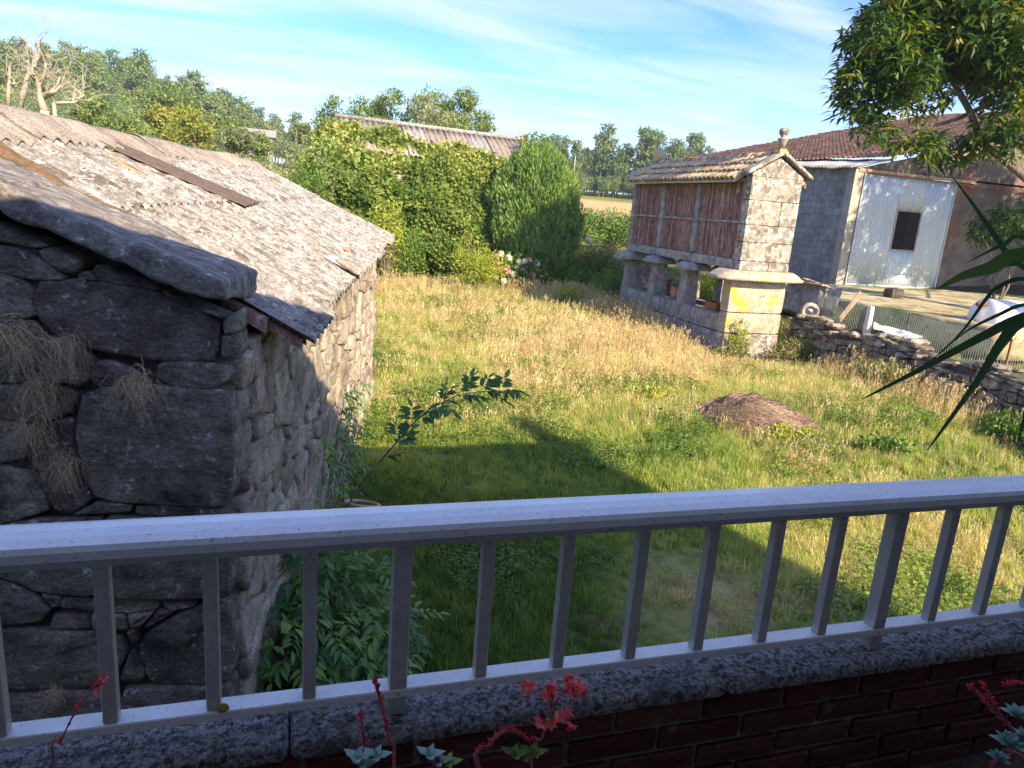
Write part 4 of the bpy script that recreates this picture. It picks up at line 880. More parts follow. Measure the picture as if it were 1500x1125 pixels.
# roof: lapped rows of barrel tiles as one relief surface, fibre-cement strip along the eave
def lift(y): return .55*(y-BY)/(BL-BY)
def tile_relief(x0, z0, x1, z1, y0, y1, rows, pitch, amp, step):
    na = int((y1-y0)/pitch*5); V = []; F = []
    for r in range(rows):
        for t, up in ((r/rows, step), ((r+1)/rows, 0)):
            for i in range(na+1):
                y = y0+(y1-y0)*i/na; h = amp*abs(math.cos(math.pi*(y-y0)/pitch))+up+.05*mnoise.noise(Vector((y*.35, r*.6, 1)))+.03*mnoise.noise(Vector((y*4, r*2., 1)))
                V.append((x0+(x1-x0)*t-.3*h, y, z0+(z1-z0)*t+h+lift(y)-.12*math.sin((y-y0)/(y1-y0)*math.pi)))
    w = na+1
    for r in range(rows*2-1):
        for i in range(na): q = r*w+i; F.append((q, q+1, q+w+1, q+w))
    return np.array(V), np.array(F)
ex0 = BX-.35; ez0 = EZ-.35*sl2
V, F = tile_relief(ex0+1.3, ez0+1.3*sl2+.09, BR, RZ+.06, BY-.25, BL, 38, .26, .06, .05); o = obj('roof_tiles', V, F, MT['barn_tile'], barn); o['kind'] = 'stuff'
V, F = corrugated((ex0, BY-.25, ez0), (0, 1, 0), (math.cos(math.atan(sl2)), 0, math.sin(math.atan(sl2))), BL-BY, 1.75, .18, .028, 6, 3, .008, .05); V = [p+np.array([0, 0, lift(p[1])]) for p in V]; obj('fibre_strip', V, F, MT['barn_fibre'], barn, True)
V = [(x_, y_, RZ+dz_+lift(y_)-(x_-BR)*sl2) for dz_ in (.03, -.05) for x_, y_ in ((BR, BY-.25), (53, BY-.25), (53, BL), (BR, BL))]
obj('roof_slope', V, [(0, 1, 2, 3), (7, 6, 5, 4), (0, 4, 5, 1), (1, 5, 6, 2), (2, 6, 7, 3), (3, 7, 4, 0)], MT['barn_tile'], barn)
for k in range(38):   # verge tiles
    d = k*.41; V, F = barrel((ex0+1.3+d, BY-.22, ez0+(1.3+d)*sl2+.12), (.947, 0, .32), (-.32, 0, .947), .12, .10, .43, .015, 8); obj('verge_tile', V, F, MT['barn_tile'], barn, True)
# yard slab
slab = obj('yard_slab', *rockbox(12.8, 9.9, .75, lambda u, v, h: (15.25+u-.06*v, 12.05+v, .38+h), 40, 30, 3, .02, .03, 3), MT['slab_moss'], None, True)
tag(slab, kind='structure')

# ------------------------------------------------------------------ dry stone wall, fence and yard clutter
dw = thing('dry_stone_wall', (12.2, 10, 0), 'low tumbledown dry stone wall running from the granary towards the right', 'wall')
ys = np.linspace(15.15, 5.2, 60); cum = np.concatenate([[0], np.cumsum(np.hypot(np.diff(wall_x(ys)), np.diff(ys)))]); LW = cum[-1]
def TW(a, b, c):
    y = float(np.interp(a, cum, ys)); x = float(wall_x(y)); y2 = float(np.interp(a+.05, cum, ys)); x2 = float(wall_x(y2)); t = np.array([x2-x, y2-y]); t /= np.linalg.norm(t)+1e-9
    nrm = np.array([t[1], -t[0]]); nrm = nrm if nrm[0] < 0 else -nrm
    return np.array([x+nrm[0]*c, y+nrm[1]*c, b])
n_st = 0
for poly in courses(0.02, LW, -.22, .95, (.075, .17), (.14, .46), .012, .035, breakp=.1):
    am = sum(p[0] for p in poly)/8; bmx = max(p[1] for p in poly)
    if bmx > .80+.12*math.sin(am*2.3)+.05*math.sin(am*7) + (.05 if am < 3 else 0): continue
    n_st += 1
    if n_st > 290: break
    V, F = stone_mesh(poly, .26, random.uniform(.0, .10), TW, .025, sub=.09); obj('stone', V, F, MT['wall_rubble'], dw, False)
V = []; F = []; m = 40
for i in range(m+1):
    a = LW*i/m
    for b, c_ in ((-.5, -.04), (.70, -.05), (.74, -.42), (-.5, -.45)): V.append(TW(a, b, c_))
F = [(i*4+k, i*4+(k+1) % 4, (i+1)*4+(k+1) % 4, (i+1)*4+k) for i in range(m) for k in range(4)]+[(0, 1, 2, 3), (m*4+3, m*4+2, m*4+1, m*4)]
obj('rubble_core', V, F, MT['dark_core'], dw)
for k in range(26):   # loose slabs on top
    a = .2+k*.38+random.uniform(-.1, .1); L = random.uniform(.22, .42)
    if a > LW-.5: break
    bz = .78+.10*math.sin(a*2.3); sk = random.uniform(-.12, .12)
    V, F = rockbox(L, random.uniform(.2, .4), random.uniform(.05, .13), lambda u, v, h, a=a, bz=bz, sk=sk: TW(a+u, bz+h+sk*u, .06-v), 6, 5, 2, .05, .04, k); obj('top_stone', V, F, MT['wall_rubble'] if k % 3 else MT['granite_warm'], dw, False)

fence = thing('wire_fence', (12.5, 11, .6), 'pale welded wire mesh fence behind the dry stone wall', 'fence')
mb = MB()
def fpt(a, z): q = TW(a, z, -.5); return q
for k in range(int(LW/.055)):
    a = .3+k*.055
    if a > LW: break
    p = fpt(a, .55); mb.box((p[0]-.002, p[1]-.002, .5), (p[0]+.002, p[1]+.002, 1.42+.05*math.sin(a)))
for j in range(15):
    mb.tube([fpt(.3+(LW-.3)*i/20, .55+j*.06+.05*math.sin(.3+(LW-.3)*i/20)) for i in range(21)], .0022, 3, False)
o = mb.build('mesh_panel', MT['wire'], fence); o['kind'] = 'stuff'
for px, label in ((1268, None),):
    p = sight(px, 492, X=12.6)
    rbox('post', (p[0]-.07, p[1]-.07, .3), (p[0]+.07, p[1]+.07, 1.42), MT['white_plaster'], fence, .012, .02)
for a in (5.6, 7.6, 9.3): q = fpt(a, 0); MB().tube([(q[0], q[1], .3), (q[0], q[1], 1.35)], .02, 6).build('post', MT['rust'], fence)
pb = thing('timber_prop', (12.5, 12.4, .75), 'weathered timber plank leaning against the fence beside its pale post', 'plank')
a_, b_ = sight(1222, 478, X=12.35), sight(1262, 428, X=12.75)
d_ = np.array(b_)-np.array(a_); nrm_ = np.cross(d_, [0, 0, 1]); nrm_ /= np.linalg.norm(nrm_)
sx_ = np.cross(nrm_, d_); sx_ /= np.linalg.norm(sx_)
V = [np.array(p)+sx_*s_*.055+nrm_*t*.02 for p in (a_, b_) for s_, t in ((-1, -1), (1, -1), (1, 1), (-1, 1))]
obj('board', V, [(0, 1, 2, 3)[::-1], (4, 5, 6, 7), (0, 1, 5, 4), (1, 2, 6, 5), (2, 3, 7, 6), (3, 0, 4, 7)], MT['wood_grey'], pb)
# concrete ring
def torus(c, Rr, r, ax, n=28, m=12, flat=1):
    ax = np.array(ax, float)/np.linalg.norm(ax); u = np.cross(ax, [0, 0, 1.]); u /= np.linalg.norm(u); w = np.cross(ax, u); V = []
    for i in range(n):
        a = 2*math.pi*i/n; d = u*math.cos(a)+w*math.sin(a)
        for k in range(m): b = 2*math.pi*k/m; V.append(np.array(c)+d*(Rr+r*math.cos(b))+ax*r*flat*math.sin(b))
    return V, [(i*m+k, i*m+(k+1) % m, ((i+1) % n)*m+(k+1) % m, ((i+1) % n)*m+k) for i in range(n) for k in range(m)]
rc = sight(1186, 456, X=12.35)
V, F = torus(rc, .165, .06, (.6, .8, .1), flat=1.6); o = obj('concrete_ring', V, F, MT['concrete'], None, True); tag(o, 'small pale concrete ring standing on the wall against grey plastic', 'ring')
V, F = rockbox(.16, .16, .16, lambda u, v, h: (rc[0]+.1+u, rc[1]+.1+v, rc[2]-.12+h), 5, 5, 5, .02, .04, 2); o = obj('white_bag', V, F, MT['white_paint'], None, True); tag(o, 'crumpled white bag seen through the concrete ring', 'bag')
def draped(name, corners, mat, label, cat, amp=.12, n=22, seed=0):
    A, B, C_, D_ = [np.array(p, float) for p in corners]; V = []; th = .01
    for lay in (0, 1):
        for i in range(n+1):
            for j in range(n+1):
                u, v = i/n, j/n; p = A*(1-u)*(1-v)+B*u*(1-v)+C_*u*v+D_*(1-u)*v
                q = amp*(mnoise.noise(Vector((u*3+seed, v*2, 0)))+.6*mnoise.noise(Vector((u*9+seed, v*4, 5)))); V.append(p+np.array([-.7*q, -.7*q, q])+np.array([th, th, -th])*lay)
    w = n+1; F = []
    for i in range(n):
        for j in range(n): q = i*w+j; F += [(q, q+1, q+w+1, q+w), (w*w+q, w*w+q+w, w*w+q+w+1, w*w+q+1)]
    o = obj(name, V, F, mat, None, True); return tag(o, label, cat)
draped('plastic_sheet', (sight(1143, 455, X=12.6), sight(1205, 455, X=12.6), sight(1212, 412, X=12.9), sight(1155, 412, X=12.9)), MT['plastic_grey'], 'grey plastic sheet bundled beside the granary above the stone wall', 'plastic sheet', .12)
draped('plastic_scrap', (sight(1205, 462, X=12.6), sight(1222, 462, X=12.6), sight(1235, 422, X=12.9), sight(1214, 422, X=12.9)), MT['plastic_grey'], 'narrow strip of grey sheeting hanging on the wire fence', 'plastic sheet', .05, 12, 4)
draped('white_wrap', (sight(1280, 482, X=12.45), sight(1352, 504, X=12.45), sight(1352, 492, X=12.8), sight(1280, 472, X=12.8)), MT['white_paint'], 'crumpled white plastic lying along the top of the dry stone wall', 'plastic sheet', .07, 16, 8)
for k, (p0, p1, lb) in enumerate((((1150, 410), (1208, 418), 'weathered board laid flat over the plastic, the nearer of two'), ((1178, 408), (1222, 424), 'weathered board laid flat over the plastic, the one reaching farthest right'))):
    a_ = np.array(sight(*p0, X=12.9+.25*k)); b_ = np.array(sight(*p1, X=12.8+.25*k)); d_ = (b_-a_)/np.linalg.norm(b_-a_); s_ = np.cross(d_, [0, 0, 1.]); s_ /= np.linalg.norm(s_); u_ = np.cross(s_, d_)
    V = [p+s_*x*.08+u_*t*.015 for p in (a_, b_) for x, t in ((-1, -1), (1, -1), (1, 1), (-1, 1))]
    o = obj('board', V, [(0, 1, 2, 3)[::-1], (4, 5, 6, 7), (0, 1, 5, 4), (1, 2, 6, 5), (2, 3, 7, 6), (3, 0, 4, 7)], MT['wood_grey']); tag(o, lb, 'board', 'boards on the plastic sheet'); o.name = 'loose_board'
p = np.array(sight(1308, 436, Z=1.13)); o = rbox('dark_block', (p[0]-.25, p[1]-.2, 1.12), (p[0]+.25, p[1]+.2, 1.42), MT['dark_core'], None, .02, .03); tag(o, 'dark square block standing on the near edge of the yard slab', 'block')
# slurry tanker
tk = thing('tanker_trailer', (18.2, 13.5, .9), 'white cylindrical tanker trailer parked in the yard at the right edge', 'tanker')
e0 = np.array(sight(1438, 470, Y=13.2)); ax = np.array([.97, -.22, 0.]); Rk = .56
prof = [(0, .02), (-.13, .25*1), (-.08, .42), (0, Rk), (.02, Rk), (3.2, Rk), (3.3, .4), (3.35, .02)]
u = np.cross(ax, [0, 0, 1.]); w = np.array([0, 0, 1.]); V = []; m = 36
prof = [(-.16, .02), (-.13, .25), (-.06, .43), (0, Rk-.02), (.03, Rk), (.10, Rk), (.11, Rk-.012), (1.2, Rk-.012), (1.21, Rk), (1.27, Rk), (1.28, Rk-.012), (3.2, Rk-.012), (3.3, .4), (3.35, .02)]
for t, r in prof:
    for k in range(m): a = 2*math.pi*k/m; V.append(e0+ax*t+u*r*math.cos(a)+w*r*math.sin(a))
obj('tank', V, [(i*m+k, i*m+(k+1) % m, (i+1)*m+(k+1) % m, (i+1)*m+k) for i in range(len(prof)-1) for k in range(m)], MT['white_paint'], tk, True)
MB().tube([e0+ax*-.45+w*-.62-u*.1, e0+ax*1.8+w*-.62-u*.1], .07, 12).build('outlet_pipe', MT['white_paint'], tk, True)
MB().tube([e0+ax*-.2+w*.38+u*.1, e0+ax*-.36+w*0+u*.1, e0+ax*-.42+w*-.5+u*.1], .035, 8).build('sight_tube', MT['white_paint'], tk, True)
for t, z in ((-.18, .40), (-.36, -.32)): MB().tube([e0+ax*(t-.12)+w*z+u*.1, e0+ax*(t+.2)+w*(z+.03)+u*.1], .045, 8).build('valve', MT['rust'], tk, True)
for sgn in (-1, 1):
    V, F = torus(e0+ax*1.1+u*sgn*.55+w*-.55, .30, .11, u, 30, 12, 1.2); wh = obj('wheel', V, F, MT['rubber'], tk, True)
    MB().tube([e0+ax*1.1+u*(sgn*.55-.05)+w*-.55, e0+ax*1.1+u*(sgn*.55+.05)+w*-.55], .20, 18).build('rim', MT['white_paint'], wh)
MB().tube([e0+ax*-.7+w*-.78, e0+ax*2.8+w*-.68], .06, 6).build('chassis', MT['rust'], tk)
# pale stones in the grass
for px, py, sx, sy, lb in ((570, 585, .42, .22, 'flat pale stone slab lying in the grass beyond the shed corner'), (590, 572, .16, .12, 'small stone just behind the flat slab in the grass')):
    p = sight(px, py, Z=.03); z = gz(p[0], p[1])
    V, F = rockbox(sx, sy, .12, lambda u, v, h, p=p, z=z: (p[0]-sx/2+u, p[1]-sy/2+v, z-.04+h), 8, 6, 3, .05, .05, px); o = obj('fallen_stone', V, F, MT['granite_warm'], None, True); tag(o, lb, 'stone')

# ------------------------------------------------------------------ outbuilding swallowed by ivy
ob = thing('overgrown_outbuilding', (5.2, 30, 0), 'low outbuilding under corrugated roof almost swallowed by ivy', 'outbuilding')
ra, rb = np.array(sight(494, 171, Y=31.5)), np.array(sight(768, 206, Y=31.5)); ra[0] -= .1
zr = (ra[2]+rb[2])/2; AX = (rb-ra)/np.linalg.norm(rb-ra); dn = np.array([0, -.86, -.43]); dn /= np.linalg.norm(dn)
part('wall', [((.6, 28.2, -.3), (rb[0]-.1, 34.5, 4.0))], MT['granite_warm'], ob)
nsh = 9; Lr = np.linalg.norm(rb-ra)
for k in range(nsh):
    V, F = corrugated(ra+AX*(k*Lr/nsh)+np.array([0, 0, .02*(k % 2)]), AX, dn, Lr/nsh+.06, 3.0, .24, .035, 7, 4, .012, .03, k); obj('roof_sheet', V, F, MT['fibre_old'] if k % 3 else MT['fibre'], ob, True)
MB().tube([ra+np.array([0, .02, .05]), rb+np.array([.05, .02, .05])], .09, 8).build('ridge_roll', MT['fibre'], ob, True)
V, F = corrugated(ra+np.array([0, .05, 0]), AX, np.array([0, .86, -.43])/math.hypot(.86, .43), Lr, 4.0, .24, .03, 4, 2, .012, 0, 1); obj('roof_sheet', V, F, MT['fibre_old'], ob, True)

def ivy_point(a, b):
    """a along the wall 0..1, b up the wall then up the roof 0..1.6"""
    X = -.1+a*9.3; bul = (fbm(a*7, b*4, 4, 31)-.5)*2.5+(fbm(a*22, b*11, 3, 33)-.5)*.8
    up = np.minimum(b, 1.0); Yw = 27.6-.7*np.sin(up*math.pi*.9)+.5*up; Zw = -.2+up*4.35
    rr = np.maximum(b-1, 0); Y = Yw+rr*5.2*.9; Z = Zw+rr*5.2*.42+.25*np.sin(np.clip(rr*4, 0, 1.57))
    ny = np.where(b < 1, -1, -.45); nz = np.where(b < 1, .15, .9); fall = sst(a, 0, .08)
    Z = np.where(a < .12, Z*(.72+.28*sst(a, -.02, .12)), Z)
    return np.stack([X+bul*.25, Y+ny*bul*.8, Z+nz*bul*.45], -1), np.stack([np.zeros_like(a), ny, nz], -1)
n = 84000; a = rng.random(n)*1.0; lim = np.interp(a, [0, .1, .2, .3, .5, .7, .85, 1], [1.02, 1.30, 1.60, 1.52, 1.42, 1.32, 1.24, 1.18])+(fbm(a*14, a*0, 3, 40)-.5)*.18
b = rng.random(n)*1.78; k = b < lim; a, b = a[k], b[k]; P, Nn = ivy_point(a, b)
cl = fbm(a*60, b*22, 2, 51); P = P+Nn*((cl-.5)*.35)[:, None]+rng.normal(size=P.shape)*.07
ivy = thing('ivy', (4.5, 27.5, 0), 'great mass of sunlit ivy covering the outbuilding wall and lower roof', 'ivy')
tn = np.clip(.30+rng.random(len(a))*.35+sst(b, .92, 1.2)*.27+(cl-.5)*.5, 0, 1)
foliage('foliage', P, Nn+np.array([.1, -.1, .25]), .15, .135, MT['ivy'], ivy, tn, .55)
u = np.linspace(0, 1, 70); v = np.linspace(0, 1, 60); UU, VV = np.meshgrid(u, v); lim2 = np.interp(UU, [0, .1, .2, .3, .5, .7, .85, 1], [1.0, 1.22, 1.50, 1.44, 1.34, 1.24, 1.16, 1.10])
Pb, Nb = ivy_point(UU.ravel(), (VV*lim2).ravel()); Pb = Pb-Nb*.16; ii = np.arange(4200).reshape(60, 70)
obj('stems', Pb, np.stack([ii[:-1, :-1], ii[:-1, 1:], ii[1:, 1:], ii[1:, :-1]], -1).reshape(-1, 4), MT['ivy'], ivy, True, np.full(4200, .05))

# ------------------------------------------------------------------ shrubs
def shrub(name, label, cx, cy, rx, ry, h, nc, per, cr, L, Wd, mat, z0=None, up=.2, cat='shrub', group=None, nl=9, flat=.5, shell=.6):
    z0 = gz(cx, cy) if z0 is None else z0; o = thing(name, (cx, cy, z0), label, cat, group); lobes = []
    for k in range(nl):
        a = rng.random()*6.28; r = math.sqrt(rng.random())*.6; zz = rng.uniform(.3, .72); s_ = rng.uniform(.38, .6)
        lobes.append((cx+rx*r*math.cos(a), cy+ry*r*math.sin(a), z0+h*zz, rx*s_, ry*s_, h*min(s_*.6, 1-zz)))
    P, out, tint, C = clumps(lobes, nc, per, cr, shell); k = P[:, 2] > z0-.05
    mb = MB()
    for i in rng.choice(len(C), min(26, len(C)), replace=False): mb.tube(branch_path((cx+rng.normal()*.12, cy+rng.normal()*.12, z0-.05), C[i], .12, 5, 0), np.linspace(.022, .006, 5), 4)
    mb.build('stems', MT['bark'], o); foliage('foliage', P[k], out[k], L, Wd, mat, o, tint[k], up=up)
    return o
# clipped-looking conical evergreen: upright sprays on a shaped surface
cc = np.array([9.05, 27.0]); con = thing('conical_evergreen', (cc[0], cc[1], 0), 'dense dark green egg-shaped evergreen beside the ivy wall', 'shrub')
n = 34000; th = rng.random(n)*6.283; t = rng.random(n)**.85
def cone_r(t, th): return 1.75*np.interp(t, [0, .08, .22, .42, .62, .8, .93, 1], [.60, .90, 1.03, 1.05, .96, .76, .52, .20])*(1+.42*(fbm(th*2.2+9, t*3, 4, 61)-.5)+.34*(fbm(th*6, t*5, 2, 62)-.5))
r = cone_r(t, th)*(1-.22*rng.random(n)**2); P = np.stack([cc[0]+r*np.cos(th), cc[1]+r*np.sin(th), .62+t*4.55+(rng.random(n)-.5)*.2], -1)
spr = np.floor(fbm(th*9, t*5, 2, 66)*9)%2; P[:, :2] = cc+(P[:, :2]-cc)*(1-.10*spr)[:, None]; out = np.stack([np.cos(th), np.sin(th), np.full(n, .3)], -1); foliage('foliage', P, out, .19, .06, MT['cypress'], con, np.clip(.25+.75*fbm(th*6, t*14, 3, 63)*rng.uniform(.6, 1.2, n), 0, 1), .35, up=.8)
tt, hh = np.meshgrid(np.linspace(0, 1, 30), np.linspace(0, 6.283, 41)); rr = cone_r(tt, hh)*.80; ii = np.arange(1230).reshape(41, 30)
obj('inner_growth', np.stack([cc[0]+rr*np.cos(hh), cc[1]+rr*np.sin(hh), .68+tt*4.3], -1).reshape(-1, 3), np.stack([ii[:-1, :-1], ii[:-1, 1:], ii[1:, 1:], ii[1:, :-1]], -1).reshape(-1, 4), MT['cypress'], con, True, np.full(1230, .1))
MB().tube([(cc[0], cc[1], -.2), (cc[0]+.05, cc[1], 1.6)], [.16, .12], 8).build('trunk', MT['bark'], con)

def at_ground(px, py, z=.03): q = sight(px, py, Z=z); return float(q[0]), float(q[1])
shrub('green_bush', 'rounded green bush between the shed corner and the ivy wall', 3.75, 25.6, 1.1, .9, 2.3, 420, 14, .26, .10, .05, MT['bush'])
shrub('yellow_bush', 'loose yellow-green bush in front of the ivy, left of the hydrangeas', 6.15, 24.0, .95, .9, 2.15, 330, 14, .26, .10, .035, MT['bush_yellow'], up=.5)
shrub('sapling_bush', 'thin bright green sapling hard against the far shed corner', 3.1, 24.6, .6, .6, 2.9, 200, 12, .22, .11, .05, MT['bush_yellow'], up=.4)
shrub('small_shrub', 'single small bright lime shrub at the edge of the tall dry grass', *at_ground(838, 447), .42, .4, .75, 90, 14, .14, .07, .035, MT['bush_yellow'], up=.4, nl=5)
shrub('dark_shrub', 'shaded green undergrowth right under the conical evergreen', 9.9, 26.1, 1.5, .8, 1.0, 320, 14, .22, .09, .05, MT['bush'])
shrub('bramble_bush', 'tangled bramble and vine bush between the evergreen and the granary', 12.1, 27.2, 1.5, 1.1, 2.0, 520, 14, .24, .09, .045, MT['bramble'], z0=0)
shrub('bramble_bush', 'dark bramble patch close against the left end of the granary', 10.6, 22.6, 1.1, .9, 1.2, 330, 14, .2, .08, .045, MT['bush'])
shrub('laurel_hedge', 'dark clipped hedge at the foot of the crop field', 15.5, 33, 4.5, 1.2, 1.9, 900, 14, .3, .12, .07, MT['cypress'], nl=18)
shrub('vine_bush', 'sunlit green vine seen between the pillars behind the granary', 13.0, 19.4, 1.0, 1.4, 1.5, 330, 14, .22, .09, .05, MT['bush_yellow'], z0=.2)
shrub('weed_clump', 'leafy weeds against the front foot of the granary pillar', 9.9, 14.25, .8, .25, .35, 110, 9, .12, .08, .025, MT['bramble'], up=.7)
shrub('weed_clump', 'leafy weeds growing at the left end of the dry stone wall', 11.6, 14.2, .8, .3, .6, 130, 9, .16, .10, .025, MT['bramble'], up=.8)
shrub('weed_clump', 'reddish-green weeds against the middle of the dry stone wall', 11.4, 11.3, .5, .9, .6, 190, 12, .14, .08, .03, MT['bramble'], up=.5)
shrub('weed_clump', 'dark green weed patch in front of the dry stone wall at the right edge', 10.8, 8.0, .6, .6, .4, 120, 10, .14, .08, .035, MT['bush'], up=.5)
shrub('weed_clump', 'low green weed patch just left of the dead grass mound', 5.75, 10.3, .5, .35, .28, 70, 12, .12, .06, .03, MT['bush_yellow'], up=.4)
shrub('weed_clump', 'large-leaved weeds at the near right side of the dead grass mound', 8.0, 7.7, .5, .3, .26, 50, 8, .12, .09, .05, MT['bush'], up=.3)
for k, (px, py, Yy, rx, h, mt, lb) in enumerate(((365, 215, 24, 1.5, 4.6, 'tree_olive', 'grey-green scrubby bush just over the shed roof, the leftmost'), (420, 205, 27, 1.8, 5.2, 'tree_olive', 'tall grey-green bush beside the left end of the ivy'), (395, 260, 21, 1.1, 3.2, 'bramble', 'low brownish bush close behind the shed verge'), (460, 235, 26.5, 1.2, 4.6, 'bush', 'green bush where the ivy begins above the shed roof'))):
    q = sight(px, py, Y=Yy); shrub('scrub_bush', lb, float(q[0]), Yy, rx, rx, float(q[2])+.3, 420, 13, .3, .12, .05, MT[mt], z0=0, up=.4, shell=.5)
shrub('creeping_vine', 'thin vine creeping up the front face of the granary pillar', 10.35, 14.55, .42, .12, 1.15, 80, 9, .10, .06, .035, MT['bush_yellow'], up=.4, nl=7)
shrub('weed_clump', 'yellow-green weeds overlapping the near edge of the dead grass mound', 6.9, 8.15, .7, .2, .25, 60, 10, .10, .06, .03, MT['bush_yellow'], up=.5)
# hydrangeas: leafy mound with round flower heads
hy = shrub('hydrangea', 'hydrangea bush with round white and pink flower heads', 8.05, 25.3, 1.15, .7, 1.35, 260, 12, .22, .14, .10, MT['bush'])
def head(c, r, mat, parent):
    n = 150; d = rdir(n); P = c+d*r*.72*rng.uniform(.6, 1, n)[:, None]; V, F, t = leaves(P, d*.4+rdir(n)*.8, d, r*.6, r*.55, rng.random(n)); return obj('flower_head', V, F, MT[mat], parent, False, t)
for px, py in ((722, 380), (730, 395), (745, 378), (752, 402), (760, 384), (768, 383), (775, 381), (757, 392), (726, 406), (738, 412), (748, 408), (761, 410), (770, 405), (734, 372), (765, 398), (780, 404), (743, 396)):
    p = np.array(sight(px, py, Y=24.6+random.uniform(0, .3))); head(p, random.uniform(.10, .15), 'hyd_pink' if random.random() < .35 else 'hyd_white', hy)
for px, py in ((726, 376), (728, 386), (724, 400)):
    p = np.array(sight(px, py, Y=24.5)); head(p, .11, 'hyd_pink', hy)
h2 = shrub('hydrangea', 'second hydrangea with pale heads behind the bramble near the granary', 11.2, 28.6, .9, .6, 1.9, 160, 12, .2, .13, .09, MT['bush'], z0=0)
for px, py in ((838, 356), (862, 352), (848, 350), (786, 387), (776, 408)):
    p = np.array(sight(px, py, Y=27.8 if px > 800 else 25.2)); head(p, .14, 'hyd_white', h2 if px > 800 else hy)

# ------------------------------------------------------------------ trees behind the outbuilding
for k, (px, py, Yy, w, lb) in enumerate(((497, 152, 37, .8, 'slender tree with sparse dark leaves, leftmost above the ivy roof'), (530, 145, 38, .8, 'small dark-leaved tree just left of the corrugated ridge end'), (562, 135, 39, 1.1, 'fruit tree with ragged top behind the left part of the corrugated roof'), (598, 132, 40, 1.2, 'tallest ragged fruit tree behind the corrugated roof'), (625, 160, 37, 1.3, 'soft grey-green olive tree in the middle of the row behind the roof'), (655, 138, 40, 1.1, 'fruit tree right of the grey-green olive behind the roof'), (683, 135, 39, 1.0, 'fruit tree with pointed top at the right of the row behind the roof'), (706, 168, 38, .8, 'lowest fruit tree, last of the row on the right'))):
    q = np.array(sight(px, py, Y=Yy)); z0 = gz(q[0], Yy); lob = []
    for j in range(7): lob.append((q[0]+rng.normal()*w*(.25+.13*j), Yy+rng.normal()*w*.5, q[2]-.45-j*.40+rng.normal()*.12, w*rng.uniform(.32, .6)*(1+.14*j), w*.6, rng.uniform(.4, .7)))
    tree('orchard_tree', lb, (q[0], Yy, z0), q[2]-z0-.4, lob, 330, 14, .30, .17, .075, MT['tree_olive'] if k == 4 else MT['tree_mid'], .12, 'trees behind the overgrown outbuilding', limbs=20, up=.25)
q = np.array(sight(783, 205, Y=30)); tree('ivy_clad_stump', 'rounded ivy-clad tree stump at the right end of the corrugated roof', (q[0], 30, 0), q[2], [(q[0], 30, q[2]-.35, .75, .7, .75), (q[0]+.25, 30.2, q[2]-1.3, .8, .7, .9), (q[0]-.3, 30, q[2]-1.1, .7, .6, .7)], 260, 14, .24, .11, .09, MT['ivy'], .2)
for k, (px, py, r, d, mt, lb) in enumerate(((236, 176, 24, 62, 'tree_yellow', 'round olive-yellow tree low on the wooded hill, leftmost of three'), (272, 172, 18, 66, 'tree_yellow', 'small golden tree in the middle of three on the hill foot'), (285, 200, 30, 48, 'tree_yellow', 'broad yellow-green tree directly over the shed ridge'), (180, 190, 30, 55, 'tree_mid', 'bright green bushy tree just above the shed ridge'), (130, 170, 26, 60, 'tree_mid', 'green tree beside the bare branches over the shed ridge'), (250, 155, 34, 90, 'tree_mid', 'broad flat-topped green tree halfway up the wooded hill'), (320, 185, 22, 85, 'tree_mid', 'dark green tree at the right foot of the wooded hill'), (440, 190, 22, 60, 'tree_olive', 'thin grey-green tree in front of the far tree line'), (350, 205, 22, 48, 'tree_olive', 'low grey-green tree below the distant roof'), (378, 212, 18, 66, 'tree_mid', 'small green tree just in front of the distant roof'))):
    q = np.array(sight(px, py, Y=d)); rr = r*math.hypot(q[0], d)/1047; z0 = min(gz(q[0], d), q[2]-rr*1.5); lob = [(q[0]+rng.normal()*rr*.35, d+rng.normal()*rr*.4, q[2]+rng.normal()*rr*.22, rr*.62, rr*.6, rr*.5) for j in range(7)]+[(q[0]+rng.normal()*rr*.3, d, (q[2]-rr+z0)/2+.5, rr*.7, rr*.7, max(.4, (q[2]-z0)*.35)) for j in range(2)]
    tree('hillside_tree', lb, (q[0], d, z0), q[2]-z0, lob, 300, 13, rr*.17, .26*d/60, .13*d/60, MT[mt], .16, 'single trees standing out in front of the hill wood', limbs=10)

# bare dead trees behind the shed ridge
def dead_tree(label, paths, Yy, r0):
    P0 = np.array(sight(*paths[0][0], Y=Yy)); z0 = gz(P0[0], Yy); o = thing('dead_tree', (P0[0], Yy, z0), label, 'tree', 'bare dead trees behind the shed ridge'); mb = MB(); tw = MB()
    mb.tube([(P0[0], Yy, z0-.2), P0], [r0*1.3, r0], 8)
    def twig(p, d, L, r, dep):
        q = [p]; dd = d.copy()
        for i in range(4): dd = dd+rng.normal(size=3)*.28; dd /= np.linalg.norm(dd); q.append(q[-1]+dd*L/4)
        tw.tube(q, np.linspace(r, r*.4, 5), 4, False)
        if dep: 
            for i in (2, 3, 4): twig(q[i], dd*.6+rdir(1)[0]*.8+np.array([0, 0, .2]), L*.6, r*.5, dep-1)
    for j, pa in enumerate(paths):
        pts = [np.array(sight(*p, Y=Yy+(.0 if j == 0 else rng.normal()*.3))) for p in pa]; rr = r0*(1 if j == 0 else .6); mb.tube(pts, np.linspace(rr, rr*.3, len(pts)), 7)
        for i in range(1, len(pts)):
            for _ in range(2): twig(pts[i]*.7+pts[i-1]*.3, rdir(1)[0]+np.array([0, 0, .7]), rng.uniform(.4, .9), .012, 1)
    mb.build('trunk', MT['bark_bare'], o, True); tw.build('branches', MT['bark_bare'], o); return o
